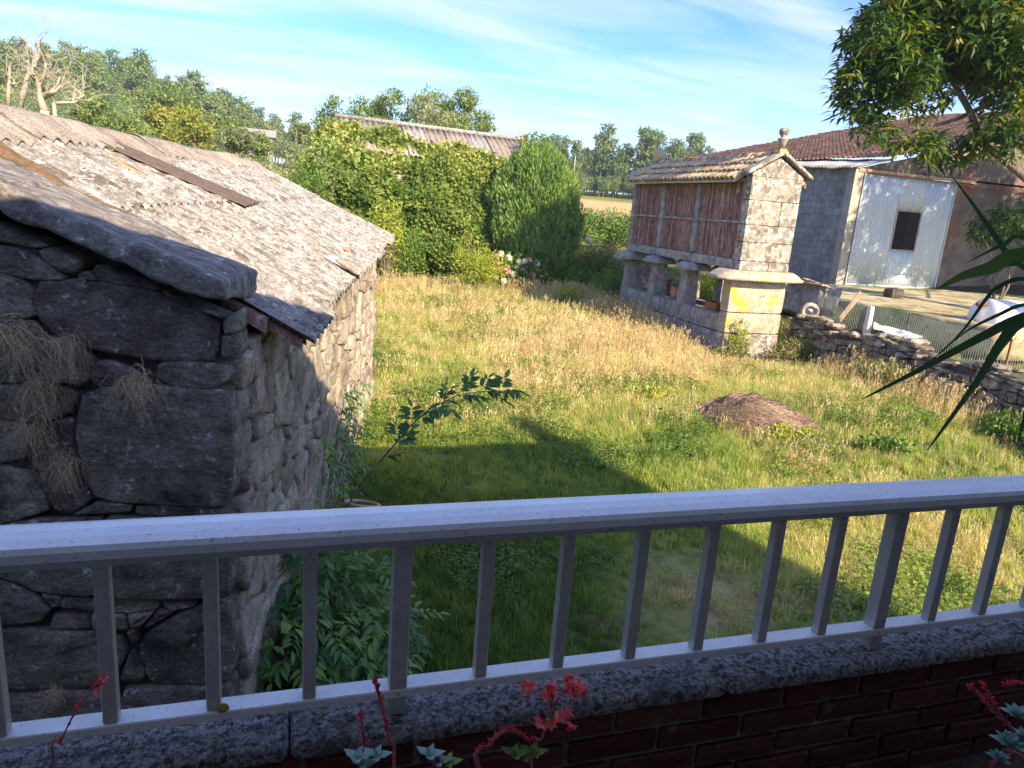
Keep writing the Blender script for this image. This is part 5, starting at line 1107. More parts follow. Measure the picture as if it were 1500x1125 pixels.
dead_tree('bare bleached tree with forked trunk, the one with the thickest stem', [[(65, 162), (60, 148), (57, 134), (58, 122)], [(58, 126), (52, 118), (47, 110), (42, 102)], [(58, 124), (64, 112), (67, 100), (66, 92)], [(62, 145), (74, 136), (84, 124), (88, 112)], [(70, 140), (82, 133), (92, 122)]], 22, .11)
dead_tree('bare leaning tree with long twigs reaching highest into the sky', [[(29, 158), (36, 130), (40, 112), (50, 98), (58, 82)], [(50, 98), (56, 78), (58, 60), (66, 50)], [(42, 106), (41, 84), (38, 62)], [(54, 88), (64, 80), (72, 82), (78, 90)]], 23, .08)
dead_tree('thin straight bare trunk at the left edge', [[(12, 155), (13, 130), (14, 112), (14, 96)], [(14, 112), (6, 92), (-2, 84)], [(14, 124), (24, 122), (32, 118)]], 24, .07)
dead_tree('pale fallen branch lying almost level above the ridge', [[(79, 151), (95, 150), (110, 150), (117, 143), (124, 139)], [(110, 150), (120, 147), (134, 147)]], 21, .045)

# ------------------------------------------------------------------ chestnut tree at the right
def ch(px, py, r, Yy): q = np.array(sight(px, py, Y=Yy)); d = np.linalg.norm(q-CAM); return (q[0], q[1], q[2], r*d/1047, r*d/1047*1.1, r*d/1047*.85)
lob = [ch(1290, 62, 46, 14), ch(1262, 118, 30, 14), ch(1250, 150, 24, 14.3), ch(1335, 30, 60, 14.5), ch(1395, 45, 62, 14), ch(1455, 55, 60, 13), ch(1490, 110, 46, 12.5), ch(1325, 108, 40, 13.5), ch(1310, 150, 30, 13.8), ch(1355, 145, 26, 13.6), ch(1278, 180, 20, 14), ch(1300, 205, 22, 13.6), ch(1338, 208, 25, 13.2), ch(1375, 212, 16, 13), ch(1425, 212, 18, 12.8), ch(1465, 190, 26, 12.4), ch(1498, 205, 24, 12), ch(1440, 100, 34, 13.5), ch(1365, 226, 18, 13.2), ch(1430, 20, 60, 13.6), ch(1300, 95, 40, 14), ch(1375, 90, 40, 14), ch(1480, 60, 60, 13), ch(1246, 95, 24, 14.2), ch(1238, 132, 18, 14.2), ch(1268, 160, 22, 14), ch(1345, 80, 40, 14), ch(1405, 225, 18, 13), ch(1540, 60, 70, 13), ch(1590, 130, 70, 12.5), ch(1350, -50, 70, 14), ch(1450, -60, 90, 14), ch(1560, -50, 90, 14), ch(1650, 40, 80, 13), ch(1620, 200, 50, 12.5)]+[(x_, y_, z_, 1.9, 2.0, 1.3) for x_, y_, z_ in ((25.5, 13.5, 8.6), (28, 14, 8.2), (26.5, 15.5, 6.6), (29.5, 15, 6.3), (23.6, 14.6, 7.2), (31, 14, 8.5), (33, 16, 5.5), (32, 15.5, 7), (27, 17, 5.6), (25, 12, 11), (28.5, 12, 10.5), (30.5, 16, 4.6), (28.2, 16.4, 4.8))]  # last lobes lie out of view, added to shade the barn front
ct = thing('chestnut_tree', (18.0, 11.2, .8), 'large chestnut tree with long drooping leaves overhanging the barn', 'tree')
tk_pts = [np.array((18.2, 11.2, .4)), np.array(sight(1560, 310, Y=11.8)), np.array(sight(1497, 256, Y=12.3)), np.array(sight(1437, 208, Y=12.8)), np.array(sight(1422, 165, Y=13.2)), np.array(sight(1392, 112, Y=13.6)), np.array(sight(1365, 60, Y=14)), np.array(sight(1350, 0, Y=14))]
mb = MB(); mb.tube(tk_pts, [.20, .11, .085, .075, .07, .06, .04, .025], 10)
for lb in lob: mb.tube(branch_path(min(tk_pts[2:], key=lambda q: np.linalg.norm(q-np.array(lb[:3]))), lb[:3], .12, 6), np.linspace(.05, .015, 6), 5)
P, out, tint, C = clumps(lob, 7200, 1, .05, .3)
for i in rng.choice(len(C), 260, replace=False):
    lb = min(lob, key=lambda q: np.linalg.norm(np.array(q[:3])-C[i])); mb.tube(branch_path(lb[:3], C[i], .15, 4), np.linspace(.016, .006, 4), 4, False)
mb.tube(branch_path((18.2, 11.2, .6), (22.5, 12.5, 7.5), .08, 7), np.linspace(.34, .14, 7), 9)
for q_ in ((26, 13.5, 8), (29, 14.5, 7.5), (24, 12.2, 10)): mb.tube(branch_path((22.5, 12.5, 7.5), q_, .1, 6), np.linspace(.14, .05, 6), 7)
mb.build('trunk', MT['bark'], ct, True)
per = 13; n = len(C)*per; ci = np.repeat(np.arange(len(C)), per); d = rdir(n); d[:, 2] = d[:, 2]*.55-.25
P = C[ci]+d*.05+rng.normal(size=(n, 3))*.07; tb = rng.random(len(C))**1.6; sunny = np.clip(((C-C.mean(0))@np.array(sun_dir))/2.5, 0, 1)
tint = np.clip(tb[ci]*.55+rng.random(n)*.25+.1+(rng.random(len(C)) < .10)[ci]*.35+.12*(C[ci, 0] > 16.5), 0, 1)  # right side tinted yellower, its sunlit look put into the leaf colour
V, F, t = leaves(P, d, rdir(n)*.6+np.array([0, 0, 1.]), rng.uniform(.22, .34, n), rng.uniform(.06, .085, n), tint, .2, .18)
obj('crown', V, F, MT['chestnut'], ct, False, t)
lob2 = [ch(1450, 330, 26, 16), ch(1478, 318, 26, 15.6), ch(1440, 345, 18, 16), ch(1495, 350, 24, 15.5), ch(1520, 330, 30, 15.5)]
q = lob2[1]; s2 = thing('chestnut_sapling', (q[0], q[1], 1.1), 'low chestnut shoots in front of the brown barn wall', 'tree')
mb = MB(); [mb.tube(branch_path((q[0]+.3, q[1], 1.1), l[:3], .1, 5), np.linspace(.04, .012, 5), 5) for l in lob2]; mb.build('trunk', MT['bark'], s2)
P, out, tint, C = clumps(lob2, 170, 1, .05, .3); n = len(C)*12; ci = np.repeat(np.arange(len(C)), 12); d = rdir(n); d[:, 2] = d[:, 2]*.5-.2
V, F, t = leaves(C[ci]+d*.05, d, rdir(n)*.6+np.array([0, 0, 1.]), .2, .055, rng.random(n)*.6, .2, .2); obj('crown', V, F, MT['chestnut'], s2, False, t)

# ------------------------------------------------------------------ far woods, pole and distant house
def proto_tree(name, kind, h, mat):
    rg = []; mbp = MB()
    if kind == 'euc': lob = [(rng.normal()*h*.07, rng.normal()*h*.07, h*z, h*rng.uniform(.07, .13), h*.1, h*rng.uniform(.05, .09)) for z in np.linspace(.45, .97, 9)]; nc, per, cr, L = 90, 12, h*.05, h*.045
    elif kind == 'pine': lob = [(rng.normal()*h*.05, rng.normal()*h*.05, h*z, h*.17*(1.15-z), h*.17*(1.15-z), h*.06) for z in np.linspace(.35, .97, 9)]; nc, per, cr, L = 110, 12, h*.045, h*.04
    else: lob = [(rng.normal()*h*.16, rng.normal()*h*.16, h*rng.uniform(.4, .8), h*.22, h*.22, h*.18) for z in range(8)]; nc, per, cr, L = 150, 12, h*.06, h*.045
    P, out, tint, C = clumps(lob, nc, per, cr, .55); V, F, t = leaves(P, out*.5+rdir(len(P)), out+rdir(len(P))*.5+np.array([0, 0, .3]), L, L*.6, tint)
    mbp.tube([(0, 0, -h*.1), (h*.01, 0, h*.5), (0, h*.01, h*.93)], [h*.014, h*.010, h*.003], 5)
    n0 = len(V); V = np.vstack([V, np.array(mbp.v)]); F4 = [tuple(f) for f in F.tolist()]+[tuple(i+n0 for i in f) for f in mbp.f]; t = np.concatenate([t, np.full(len(mbp.v), .4)])
    return bpy.data.objects.new(name, mesh_data(name, V, F4, mat, False, t))
tp = [proto_tree('a_wood', 'euc', 12, MT['tree_far']), proto_tree('b_wood', 'euc', 14, MT['tree_far']), proto_tree('c_wood', 'pine', 11, MT['tree_far']), proto_tree('d_wood', 'round', 9, MT['tree_far']), proto_tree('e_wood', 'round', 8, MT['tree_far'])]
pts = []; kk = []; sc = []
def addwood(n, a0, a1, d0, d1, probs, s0, s1):
    az = rng.uniform(a0, a1, n); d = np.sqrt(rng.uniform(d0*d0, d1*d1, n)); x = d*np.sin(np.radians(az)); y = d*np.cos(np.radians(az))
    ok = ~((np.abs(az+2.2) < 1.5) & (d < 135) & (d > 0)); x, y, d = x[ok], y[ok], d[ok]
    pts.append(np.stack([x, y, ground_z(x, y)-.2], -1)); kk.append(rng.choice(5, len(x), p=probs)); sc.append(rng.uniform(s0, s1, len(x)))
addwood(1900, -24, -2, 140, 340, (.16, .16, .2, .26, .22), .45, .85)
addwood(420, -24, -3, 62, 140, (.0, .0, .1, .45, .45), .35, .6)
addwood(420, -4, 16, 165, 260, (.15, .15, .2, .25, .25), .5, .85)
addwood(520, 15, 46, 152, 215, (.12, .13, .05, .35, .35), .5, .85)
addwood(260, 15, 46, 146, 160, (0, 0, .1, .45, .45), .35, .55)
addwood(26, 19, 34, 150, 160, (.5, .5, 0, 0, 0), .8, 1.0)
P_ = np.vstack(pts); K_ = np.concatenate(kk); S_ = np.concatenate(sc)
scatter('far_wood', P_, rng.random(len(P_))*6.28, S_, K_, rng.random(len(P_)), tp, 'wooded hill and tree lines beyond the fields')
q = np.array(sight(843, 228, Y=62)); zz = gz(q[0], 62); up_ = thing('utility_pole', (q[0], 62, zz), 'slim pale utility pole beyond the conical evergreen', 'pole')
MB().tube([(q[0], 62, zz-.3), (q[0], 62, q[2])], [.07, .05], 8).build('pole', MT['concrete'], up_)
q = np.array(sight(366, 193, Y=125)); zz = gz(q[0], 125); fh = thing('distant_house', (q[0], 125, zz), 'tiny distant house with pale roof below the wooded hill', 'house')
MB().box((q[0]-3.2, 123, zz-1), (q[0]+3.4, 129, q[2]-.6)).build('wall', MT['plaster_house'], fh)
V = [(q[0]-3.7, 122.5, q[2]-.7), (q[0]+3.9, 122.5, q[2]-.7), (q[0]+3.9, 129.5, q[2]-.7), (q[0]-3.7, 129.5, q[2]-.7), (q[0]-3.7, 126, q[2]+.6), (q[0]+3.9, 126, q[2]+.6)]
obj('roof', V, [(0, 1, 5, 4), (2, 3, 4, 5), (0, 4, 3), (1, 2, 5), (3, 2, 1, 0)], MT['fibre'], fh)
MB().box((q[0]-1.2, 122.97, q[2]-1.8), (q[0]-.4, 123.02, q[2]-1.0)).build('window', MT['dark_void'], fh)
for k, (px, py) in enumerate(((874, 330), (893, 318))):
    q = np.array(sight(px, py, Y=44+k*8)); zz = gz(q[0], 44+k*8); o = rbox('field_post', (q[0]-.06, q[1]-.06, zz-.2), (q[0]+.06, q[1]+.06, zz+1.4), MT['concrete'], None, .01, .02); tag(o, ('pale field post at the near edge of the crop field', 'pale field post farther up beside the crop')[k], 'post')

# ------------------------------------------------------------------ dead grass mound
mc = np.array([6.95, 9.15]); mz = gz(*mc); n = 46; m = 14; V = []; F = []
mo = thing('dead_grass_mound', (mc[0], mc[1], mz), 'rounded brown mound of raked dead grass in the garden', 'mound')
def mound_h(x, y):
    r = np.hypot((x-mc[0])/1.0, (y-mc[1])/.95); return .33*np.clip(1-r*r, 0, 1)**.9*(1+1.1*(fbm(x*2.2, y*2.2, 4, 71)-.5))
for i in range(m+1):
    for k in range(n): a = 2*math.pi*k/n; r = 1.03*i/m; x = mc[0]+r*math.cos(a); y = mc[1]+.95*r*math.sin(a); V.append((x, y, mz-.02+float(mound_h(np.array(x), np.array(y)))))
F = [(i*n+k, i*n+(k+1) % n, (i+1)*n+(k+1) % n, (i+1)*n+k) for i in range(m) for k in range(n)]
obj('packed_grass', V, F, MT['moss_strip'], mo, True)
n = 13000; r = np.sqrt(rng.random(n))*(1.0+.28*rng.random(n)**3); a = rng.random(n)*6.283; x = mc[0]+r*np.cos(a); y = mc[1]+.95*r*np.sin(a); swirl = a+1.2+rng.normal(0, .5, n); L = rng.uniform(.12, .34, n); C = np.zeros((n, 5, 3))
for i in range(5):
    s_ = (i/4-.5)*L; xx = x+np.cos(swirl)*s_; yy = y+np.sin(swirl)*s_; C[:, i, 0] = xx; C[:, i, 1] = yy; C[:, i, 2] = mz+.012+mound_h(xx, yy)+rng.random(n)*.025+(.02*math.sin(i/4*3.14))
ribbons('loose_straw', C, rng.uniform(.003, .007, n), MT['hay'], mo)

# ------------------------------------------------------------------ elder shrub by the shed, sprout and creeper
def pinnate(P, D, Lr, nl, ll, lw):
    """compound leaves: leaflets arrays"""
    n = len(P); D = D/np.linalg.norm(D, axis=1)[:, None]; side = np.cross(D, np.array([0, 0, 1.])+rng.normal(size=(n, 3))*.25); side /= np.linalg.norm(side, axis=1)[:, None]+1e-9; nr = np.cross(side, D); nr *= np.sign(nr[:, 2:3]+1e-6)
    A = []; B = []; Nn = []; LL = []; stems = []
    for j in range(nl):
        t = .3+.7*(j//2+ (0 if j < nl-1 else .6))/max(1, (nl-1)//2); s_ = 1 if j % 2 else -1
        pos = P+D*(Lr*min(t, 1.02))[:, None]-np.array([0, 0, 1.])*(Lr*.22*t*t)[:, None]
        if j == nl-1: dr = D-np.array([0, 0, .45])
        else: dr = D*.55+side*s_*.85-np.array([0, 0, .35])
        A.append(pos); B.append(dr+rng.normal(size=(n, 3))*.12); Nn.append(nr+rng.normal(size=(n, 3))*.2); LL.append(np.full(n, ll*(1.1 if j == nl-1 else 1)))
    A = np.concatenate(A); B = np.concatenate(B); Nn = np.concatenate(Nn); LL = np.concatenate(LL)*rng.uniform(.75, 1.15, n*nl)
    B /= np.linalg.norm(B, axis=1)[:, None]; S = np.cross(B, Nn); S /= np.linalg.norm(S, axis=1)[:, None]+1e-9; U = np.cross(S, B); L = LL[:, None]; w = (lw*LL/ll)[:, None]; k = len(A)
    V = np.empty((k, 7, 3)); V[:, 0] = A; V[:, 1] = A+B*L*.33+S*w*.46+U*w*.18; V[:, 2] = A+B*L*.66+S*w*.36+U*w*.12-U*L*.05; V[:, 3] = A+B*L-U*L*.16; V[:, 4] = A+B*L*.66-S*w*.36+U*w*.12-U*L*.05; V[:, 5] = A+B*L*.33-S*w*.46+U*w*.18; V[:, 6] = A+B*L*.5-U*L*.03
    o6 = np.arange(k)[:, None]*7; F = np.concatenate([o6+np.array([0, 1, 6]), o6+np.array([1, 2, 6]), o6+np.array([2, 3, 6]), o6+np.array([3, 4, 6]), o6+np.array([4, 5, 6]), o6+np.array([5, 0, 6])])
    rt = rng.random(n)*.7; t = np.repeat(np.tile(rt, nl)+rng.random(n*nl)*.3, 7)
    return V.reshape(-1, 3), F, t
eb = thing('elder_shrub', (.35, 4.3, -.3), 'leafy elder shrub growing in the shade against the shed wall', 'shrub')
lobE = [(.02, 4.05, .18, .32, .42, .40), (.34, 4.3, .28, .36, .5, .40), (.55, 4.45, .05, .30, .4, .26), (.15, 4.6, .50, .30, .45, .28), (.42, 4.0, -.02, .34, .4, .26), (.0, 3.75, -.02, .25, .3, .25)]
P, out, tint, C = clumps(lobE, 620, 1, .03, .45); D = out*.7+rdir(len(P))*.5; D[:, 2] = np.abs(D[:, 2])*.3-.1
V, F, t = pinnate(P, D, rng.uniform(.12, .2, len(P)), 7, .092, .034); obj('foliage', V, F, MT['elder'], eb, False, t)
mb = MB(); [mb.tube(branch_path((.3+rng.normal()*.08, 4.3+rng.normal()*.1, -.35), C[i], .12, 5), np.linspace(.014, .004, 5), 5, False) for i in rng.choice(len(C), 90, replace=False)]; mb.build('stems', MT['bark'], eb)
sp = thing('elder_sprout', (.36, 4.4, .6), 'single arching elder shoot with leaves, crossing in front of the sunlit grass', 'shoot')
st = [np.array(sight(px, py, Y=4.4)) for px, py in ((500, 760), (520, 722), (545, 690), (572, 658), (600, 625), (632, 597), (668, 580), (700, 574), (732, 573))]
MB().tube(st, np.linspace(.008, .002, len(st)), 6).build('stem', MT['bark'], sp)
st = np.array(st); Pn = []; Dn_ = []
for i, f in ((3, -1), (3, 1), (4, -1), (4, 1), (5, 1), (5, -1), (6, -1), (6, 1), (7, -1), (7, 1), (8, 1), (8, -1), (8, 0), (2, 1), (7, .5), (6, .4), (5, .6), (5, -.6), (4, .7), (6, -.5), (7, -.6), (3, .5), (8, .4)):
    t_ = st[min(i+1, 8)]-st[max(i-1, 0)]; t_ /= np.linalg.norm(t_); Pn.append(st[i]+(st[min(i+1, 8)]-st[i])*random.random()*.7); Dn_.append(t_*.7+np.array([RT[0]*.5*f, rng.normal()*.5, .35*abs(f)+rng.normal()*.2-(.2 if f > 0 else -.1)]))
V, F, t = pinnate(np.array(Pn), np.array(Dn_), rng.uniform(.10, .17, len(Pn)), 9, .085, .032); obj('foliage', V, F, MT['elder'], sp, False, t*.6)
cp = thing('wall_creeper', sh(-.9, 5.5, .6), 'sparse climbing shoots on the shaded end of the shed side wall', 'creeper')
n = 110; s_ = rng.uniform(4.6, 7.6, n); z_ = np.clip(.2+(s_-4.6)*.1+rng.random(n)*1.0-.1*(s_-5), 0, 1.35); P = np.array([sh(-.86+rng.random()*.12, a_, b_) for a_, b_ in zip(s_, z_)]); D = SN*.5+rdir(n)*.5-np.array([0, 0, .1])
V, F, t = pinnate(P, D, rng.uniform(.08, .14, n), 5, .07, .028); obj('foliage', V, F, MT['elder'], cp, False, t)
mb = MB(); [mb.tube(branch_path(sh(-.9, random.uniform(4.7, 6.4), -.25), P[i], .08, 5), .004, 4, False) for i in range(0, n, 5)]; mb.build('stems', MT['bark'], cp)
rc_ = np.array(sight(531, 738, Y=4.6)); V, F = torus(rc_, .115, .012, (.15, .25, 1)); o = obj('hose_ring', V, F, MT['straw'], None, True, np.full(len(V), .6)); tag(o, 'yellowish hoop half hidden among the elder leaves behind the handrail', 'hoop')

# ------------------------------------------------------------------ yucca at the right edge of the balcony
yu = thing('potted_yucca', (1.95, .72, 1.45), 'potted yucca with long dark pointed leaves reaching in from the right', 'plant')
hub = np.array([1.52, 1.0, 2.86]); MB().tube([(1.97, .72, 1.7), (1.85, .8, 2.2), (1.6, .95, 2.7), hub], [.05, .045, .04, .035], 8).build('trunk', MT['bark'], yu, True)
MB().lathe([(.12, 0), (.17, .28), (.18, .30), (.165, .30), (.15, .26)], (1.97, .72, 1.442), 22).build('pot', MT['terracotta'], yu, True)
def blade(path, w, roll=0.0, tn=.3):
    P = np.array(path); m = len(P); T_ = np.gradient(P, axis=0); T_ /= np.linalg.norm(T_, axis=1)[:, None]; V = []; 
    vd = P.mean(0)-CAM; vd /= np.linalg.norm(vd)
    for i in range(m):
        s_ = np.cross(T_[i], vd); s_ /= np.linalg.norm(s_); nn = np.cross(s_, T_[i]); s2_ = s_*math.cos(roll)+nn*math.sin(roll); n2 = np.cross(T_[i], s2_)
        ww = .5*w*min(1, (1.02-i/(m-1))**.75*1.5)*min(1, .7+i/m); V += [P[i]+s2_*ww*.5+n2*ww*.14, P[i], P[i]-s2_*ww*.5+n2*ww*.14]
    F = []
    for i in range(m-1): q = i*3; F += [(q, q+1, q+4, q+3), (q+1, q+2, q+5, q+4)]
    return obj('leaf', V, F, MT['yucca'], yu, True, np.full(len(V), tn))
def smooth_path(pts, n=14):
    p = [np.array(q, float) for q in pts]; out_ = []
    for i in range(n):
        t = i/(n-1)*(len(p)-1); k = min(int(t), len(p)-2); f = t-k; a_ = p[max(k-1, 0)]; b_ = p[k]; c_ = p[k+1]; d_ = p[min(k+2, len(p)-1)]
        out_.append(.5*((2*b_)+(-a_+c_)*f+(2*a_-5*b_+4*c_-d_)*f*f+(-a_+3*b_-3*c_+d_)*f**3))
    return out_
for pts, w, tn, Ya, rl_ in (([(1505, 374), (1450, 392), (1410, 404), (1372, 424)], .054, .8, 1.0, .3), ([(1505, 350), (1470, 358), (1440, 372), (1418, 384)], .02, .45, 1.05, .6), ([(1495, 388), (1462, 350), (1430, 305), (1394, 257)], .026, .1, 1.15, .5), ([(1505, 462), (1440, 492), (1350, 540), (1262, 585)], .040, .2, 1.1, .2), ([(1505, 468), (1468, 500), (1430, 560), (1358, 660)], .040, .3, .95, .2), ([(1505, 408), (1462, 420), (1445, 436), (1405, 490), (1345, 545)], .026, .15, 1.2, .7), ([(1505, 445), (1460, 462), (1420, 482), (1398, 500)], .02, .3, 1.2, .5), ([(1520, 520), (1508, 575), (1498, 620), (1488, 655)], .02, .1, 1.1, .3), ([(1505, 392), (1480, 388), (1455, 398), (1436, 412)], .016, .1, 1.3, .6)):  # lighter tint on the first blade stands for light falling on it
    P = [hub]+[np.array(sight(x_, y_, Y=Ya+.12*i/len(pts))) for i, (x_, y_) in enumerate(pts)]; blade(smooth_path(P, 18), w, rl_, tn)
for k in range(22):
    d = rdir(1)[0]; d[0] = abs(d[0])+.9; d /= np.linalg.norm(d); L = random.uniform(.3, .5); blade([hub+d*L*t-np.array([0, 0, .22])*L*t*t for t in np.linspace(0, 1, 10)], .03, random.random(), random.random()*.5)

# ------------------------------------------------------------------ succulents in flower on the balcony, just under the rail
bx = part('planter', [((-.9, .78, 1.442), (1.9, 1.06, 1.62))], MT['terracotta'], None); tag(bx, 'long terracotta planter on the balcony floor holding the flowering succulents', 'planter')
def px3(pts, Y0): return [np.array(sight(x, y, Y=Y0)) for x, y in pts]
def leafy_stem(o, path, r, nb, bl, mat_leaf, tn0=.2, tn1=.6):
    p = np.array(smooth_path(path, 16)); MB().tube(p, np.linspace(r, r*.6, len(p)), 6).build('stem', MT['stem_red'], o, True)
    n = nb; i = rng.integers(2, len(p)-1, n); P = p[i]+(p[np.minimum(i+1, len(p)-1)]-p[i])*rng.random(n)[:, None]; d = rdir(n)*.8+(p[-1]-p[0])/np.linalg.norm(p[-1]-p[0]); V, F, t = leaves(P, d, rdir(n), bl*rng.uniform(.7, 1.2, n), bl*.55, rng.uniform(tn0, tn1, n), .3); return obj('bract', V, F, mat_leaf, o, False, t)
def floret(o, c, s_, tn=.6):
    n = 5; ax = rdir(1)[0]; ax[1] = -abs(ax[1]); a = np.arange(n)*2*math.pi/n; u = np.cross(ax, [0, 0, 1.]); u /= np.linalg.norm(u); w = np.cross(ax, u); D = np.array([u*math.cos(x)+w*math.sin(x)+ax*.8 for x in a]); V, F, t = leaves(np.tile(c, (n, 1)), D, np.tile(ax, (n, 1)), s_, s_*.62, np.clip(tn+rng.normal(0, .2, n), 0, 1), .2, .1); return obj('petal', V, F, MT['petal_pink'], o, False, t)
YF = .97
sf = thing('flowering_succulent', (.38, .95, 1.62), 'arching succulent stem with coral pink blossoms, at the bottom centre', 'flower')
leafy_stem(sf, [np.array((.42, .93, 1.62))]+px3([(700, 1130), (715, 1095), (735, 1073), (755, 1072), (775, 1085), (786, 1096)], YF), .0042, 90, .010, MT['petal_pink'], 0, .25)
leafy_stem(sf, [np.array((.45, .93, 1.62))]+px3([(778, 1110), (792, 1085), (800, 1062), (806, 1035), (812, 1015)], YF), .0026, 12, .008, MT['petal_pink'], .2, .6)
leafy_stem(sf, px3([(806, 1038), (820, 1020), (832, 1008), (845, 1000)], YF), .002, 10, .007, MT['petal_pink'])
for x, y in ((836, 992), (832, 998), (842, 1004), (850, 1012), (843, 1014), (856, 1007), (836, 1008), (828, 1002), (808, 1003), (803, 1016), (800, 1022), (812, 1012), (774, 1004), (778, 1009), (771, 1010), (800, 1056), (812, 1052), (820, 1050), (830, 1052), (834, 1058), (806, 1060), (795, 1058), (824, 1046), (840, 1000), (852, 1002), (846, 1008)):
    c_ = np.array(sight(x, y, Y=YF-.01+random.uniform(-.012, .012)))
    for _ in range(2): floret(sf, c_+rng.normal(size=3)*.002, .012+random.random()*.004, random.uniform(.3, .9))
def rosette(name, c, r, mat, label, n=14, parent=None, tl=.5):
    o = parent; P = []; D = []; N_ = []
    for k in range(n): a = k*2.4; e = .1+.9*k/n; d = np.array([math.cos(a)*(1-e*.6), math.sin(a)*(1-e*.6), e*.9]); D.append(d); P.append(c)
    V, F, t = leaves(np.array(P), np.array(D), np.array(D)*-.2+np.array([0, 0, 1.]), np.linspace(r, r*.5, n), np.linspace(r*.6, r*.35, n), rng.random(n)*.5+tl*.5, .25, -.1); return obj(name, V, F, mat, o, False, t)
for x, y in ((765, 1112), (780, 1106), (752, 1108)): rosette('leaf_rosette', np.array(sight(x, y, Y=YF-.02)), .03, MT['bush'], None, 7, sf, .9)
s3 = thing('succulent_spike', (.1, .95, 1.62), 'thin dark red succulent spike rising in front of the rail post', 'flower')
leafy_stem(s3, [np.array((.14, .93, 1.62))]+px3([(577, 1130), (570, 1085), (562, 1045), (553, 1010), (549, 1000)], YF), .003, 60, .010, MT['petal_pink'], -.2, .15)
leafy_stem(s3, [np.array((.11, .93, 1.62))]+px3([(538, 1130), (534, 1090), (530, 1055), (527, 1048)], YF), .0028, 34, .009, MT['petal_pink'], -.2, .1)
s4 = thing('succulent_leaves', (.12, .93, 1.62), 'cluster of pale green rounded succulent leaves at the bottom edge, left of the pink blossoms', 'plant')
for x, y in ((522, 1112), (550, 1110), (628, 1108), (640, 1118), (655, 1120), (530, 1122)): rosette('leaf_rosette', np.array(sight(x, y, Y=YF-.03)), .028, MT['succulent'] if x != 655 else MT['bush_yellow'], None, 7, s4, .6)
leafy_stem(s4, [np.array((.2, .93, 1.62))]+px3([(640, 1140), (636, 1120), (630, 1112)], YF-.03), .003, 4, .008, MT['succulent'])
s5 = thing('succulent_sprig', (-.3, .95, 1.62), 'thin pink succulent sprig in front of the bottom rail on the left', 'flower')
leafy_stem(s5, [np.array((-.3, .93, 1.62))]+px3([(78, 1130), (88, 1090), (105, 1052), (118, 1030), (135, 1010), (152, 994)], YF), .0016, 26, .009, MT['petal_pink'], .0, .4)
for x, y in ((151, 995), (147, 1000), (137, 1011)): floret(s5, np.array(sight(x, y, Y=YF)), .01, .4)
s6 = thing('echeveria', (1.5, .92, 1.62), 'blue-green echeveria rosettes with pink flower stems at the bottom right corner', 'succulent')
for x, y, r in ((1490, 1050, .04), (1478, 1092, .045), (1462, 1112, .03), (1500, 1085, .04)): rosette('leaf_rosette', np.array(sight(x, y, Y=YF-.02)), r, MT['succulent'], None, 20, s6, .7)
for pa in ([(1490, 1075), (1460, 1045), (1436, 1020), (1420, 1003)], [(1470, 1055), (1452, 1025), (1442, 1003)], [(1510, 1004), (1490, 1000), (1472, 1003)], [(1500, 1110), (1480, 1100), (1468, 1108), (1452, 1120)]): leafy_stem(s6, px3(pa, YF), .004, 44, .013, MT['petal_pink'], 0, .3)

# ------------------------------------------------------------------ grass, weeds and dry stalks
def blade_tuft(name, nb, h, spread, w, mat, seg=3, lean=.5, heads=False):
    Vs = []; Fs = []; o0 = 0
    for i in range(nb):
        a = rng.random()*6.283; r = rng.random()**.5*spread; L = h*rng.uniform(.55, 1.15); la = rng.random()*6.283; ln = rng.uniform(.1, 1)*lean*L; b = np.array([r*math.cos(a), r*math.sin(a), -.01]); side = np.array([-math.sin(la+rng.normal()*.5), math.cos(la+rng.normal()*.5), 0]); pts_ = []
        for k in range(seg+1): t = k/seg; pts_.append(b+np.array([math.cos(la)*ln*t*t, math.sin(la)*ln*t*t, L*t*(1-.25*t*lean)]))
        ww = w*rng.uniform(.7, 1.3)
        for k in range(seg): q = ww*(1-.25*k); Vs += [pts_[k]-side*q/2, pts_[k]+side*q/2]
        Vs.append(pts_[-1]); 
        for k in range(seg-1): Fs.append((o0+2*k, o0+2*k+1, o0+2*k+3, o0+2*k+2))
        Fs.append((o0+2*seg-2, o0+2*seg-1, o0+2*seg)); o0 = len(Vs)
        if heads and rng.random() < .35:
            c_ = pts_[-1]; 
            for j in range(5): d = rdir(1)[0]*.5+np.array([0, 0, .6]); p0 = c_-np.array([0, 0, .012*j]); s_ = np.cross(d, rdir(1)[0]); s_ /= np.linalg.norm(s_); Vs += [p0, p0+d*.02+s_*.005, p0+d*.04, p0+d*.02-s_*.005]; Fs.append((o0, o0+1, o0+2, o0+3)); o0 += 4
    return proto(name, np.array(Vs), Fs, mat)
def weed_proto(name, n, h, r, ll, lw, mat):
    P = []; D = []
    for i in range(n): a = rng.random()*6.283; q = rng.random()**.5*r; z = h*rng.uniform(.15, 1)*(1-.4*q/r); P.append((q*math.cos(a), q*math.sin(a), z)); D.append((math.cos(a)*.8+rng.normal()*.4, math.sin(a)*.8+rng.normal()*.4, .25+rng.normal()*.25))
    V, F, t = leaves(np.array(P), np.array(D), rdir(n)*.5+np.array([0, 0, 1.]), rng.uniform(.7, 1.2, n)*ll, rng.uniform(.7, 1.2, n)*lw, None, .25, .1); return proto(name, V, F, mat)
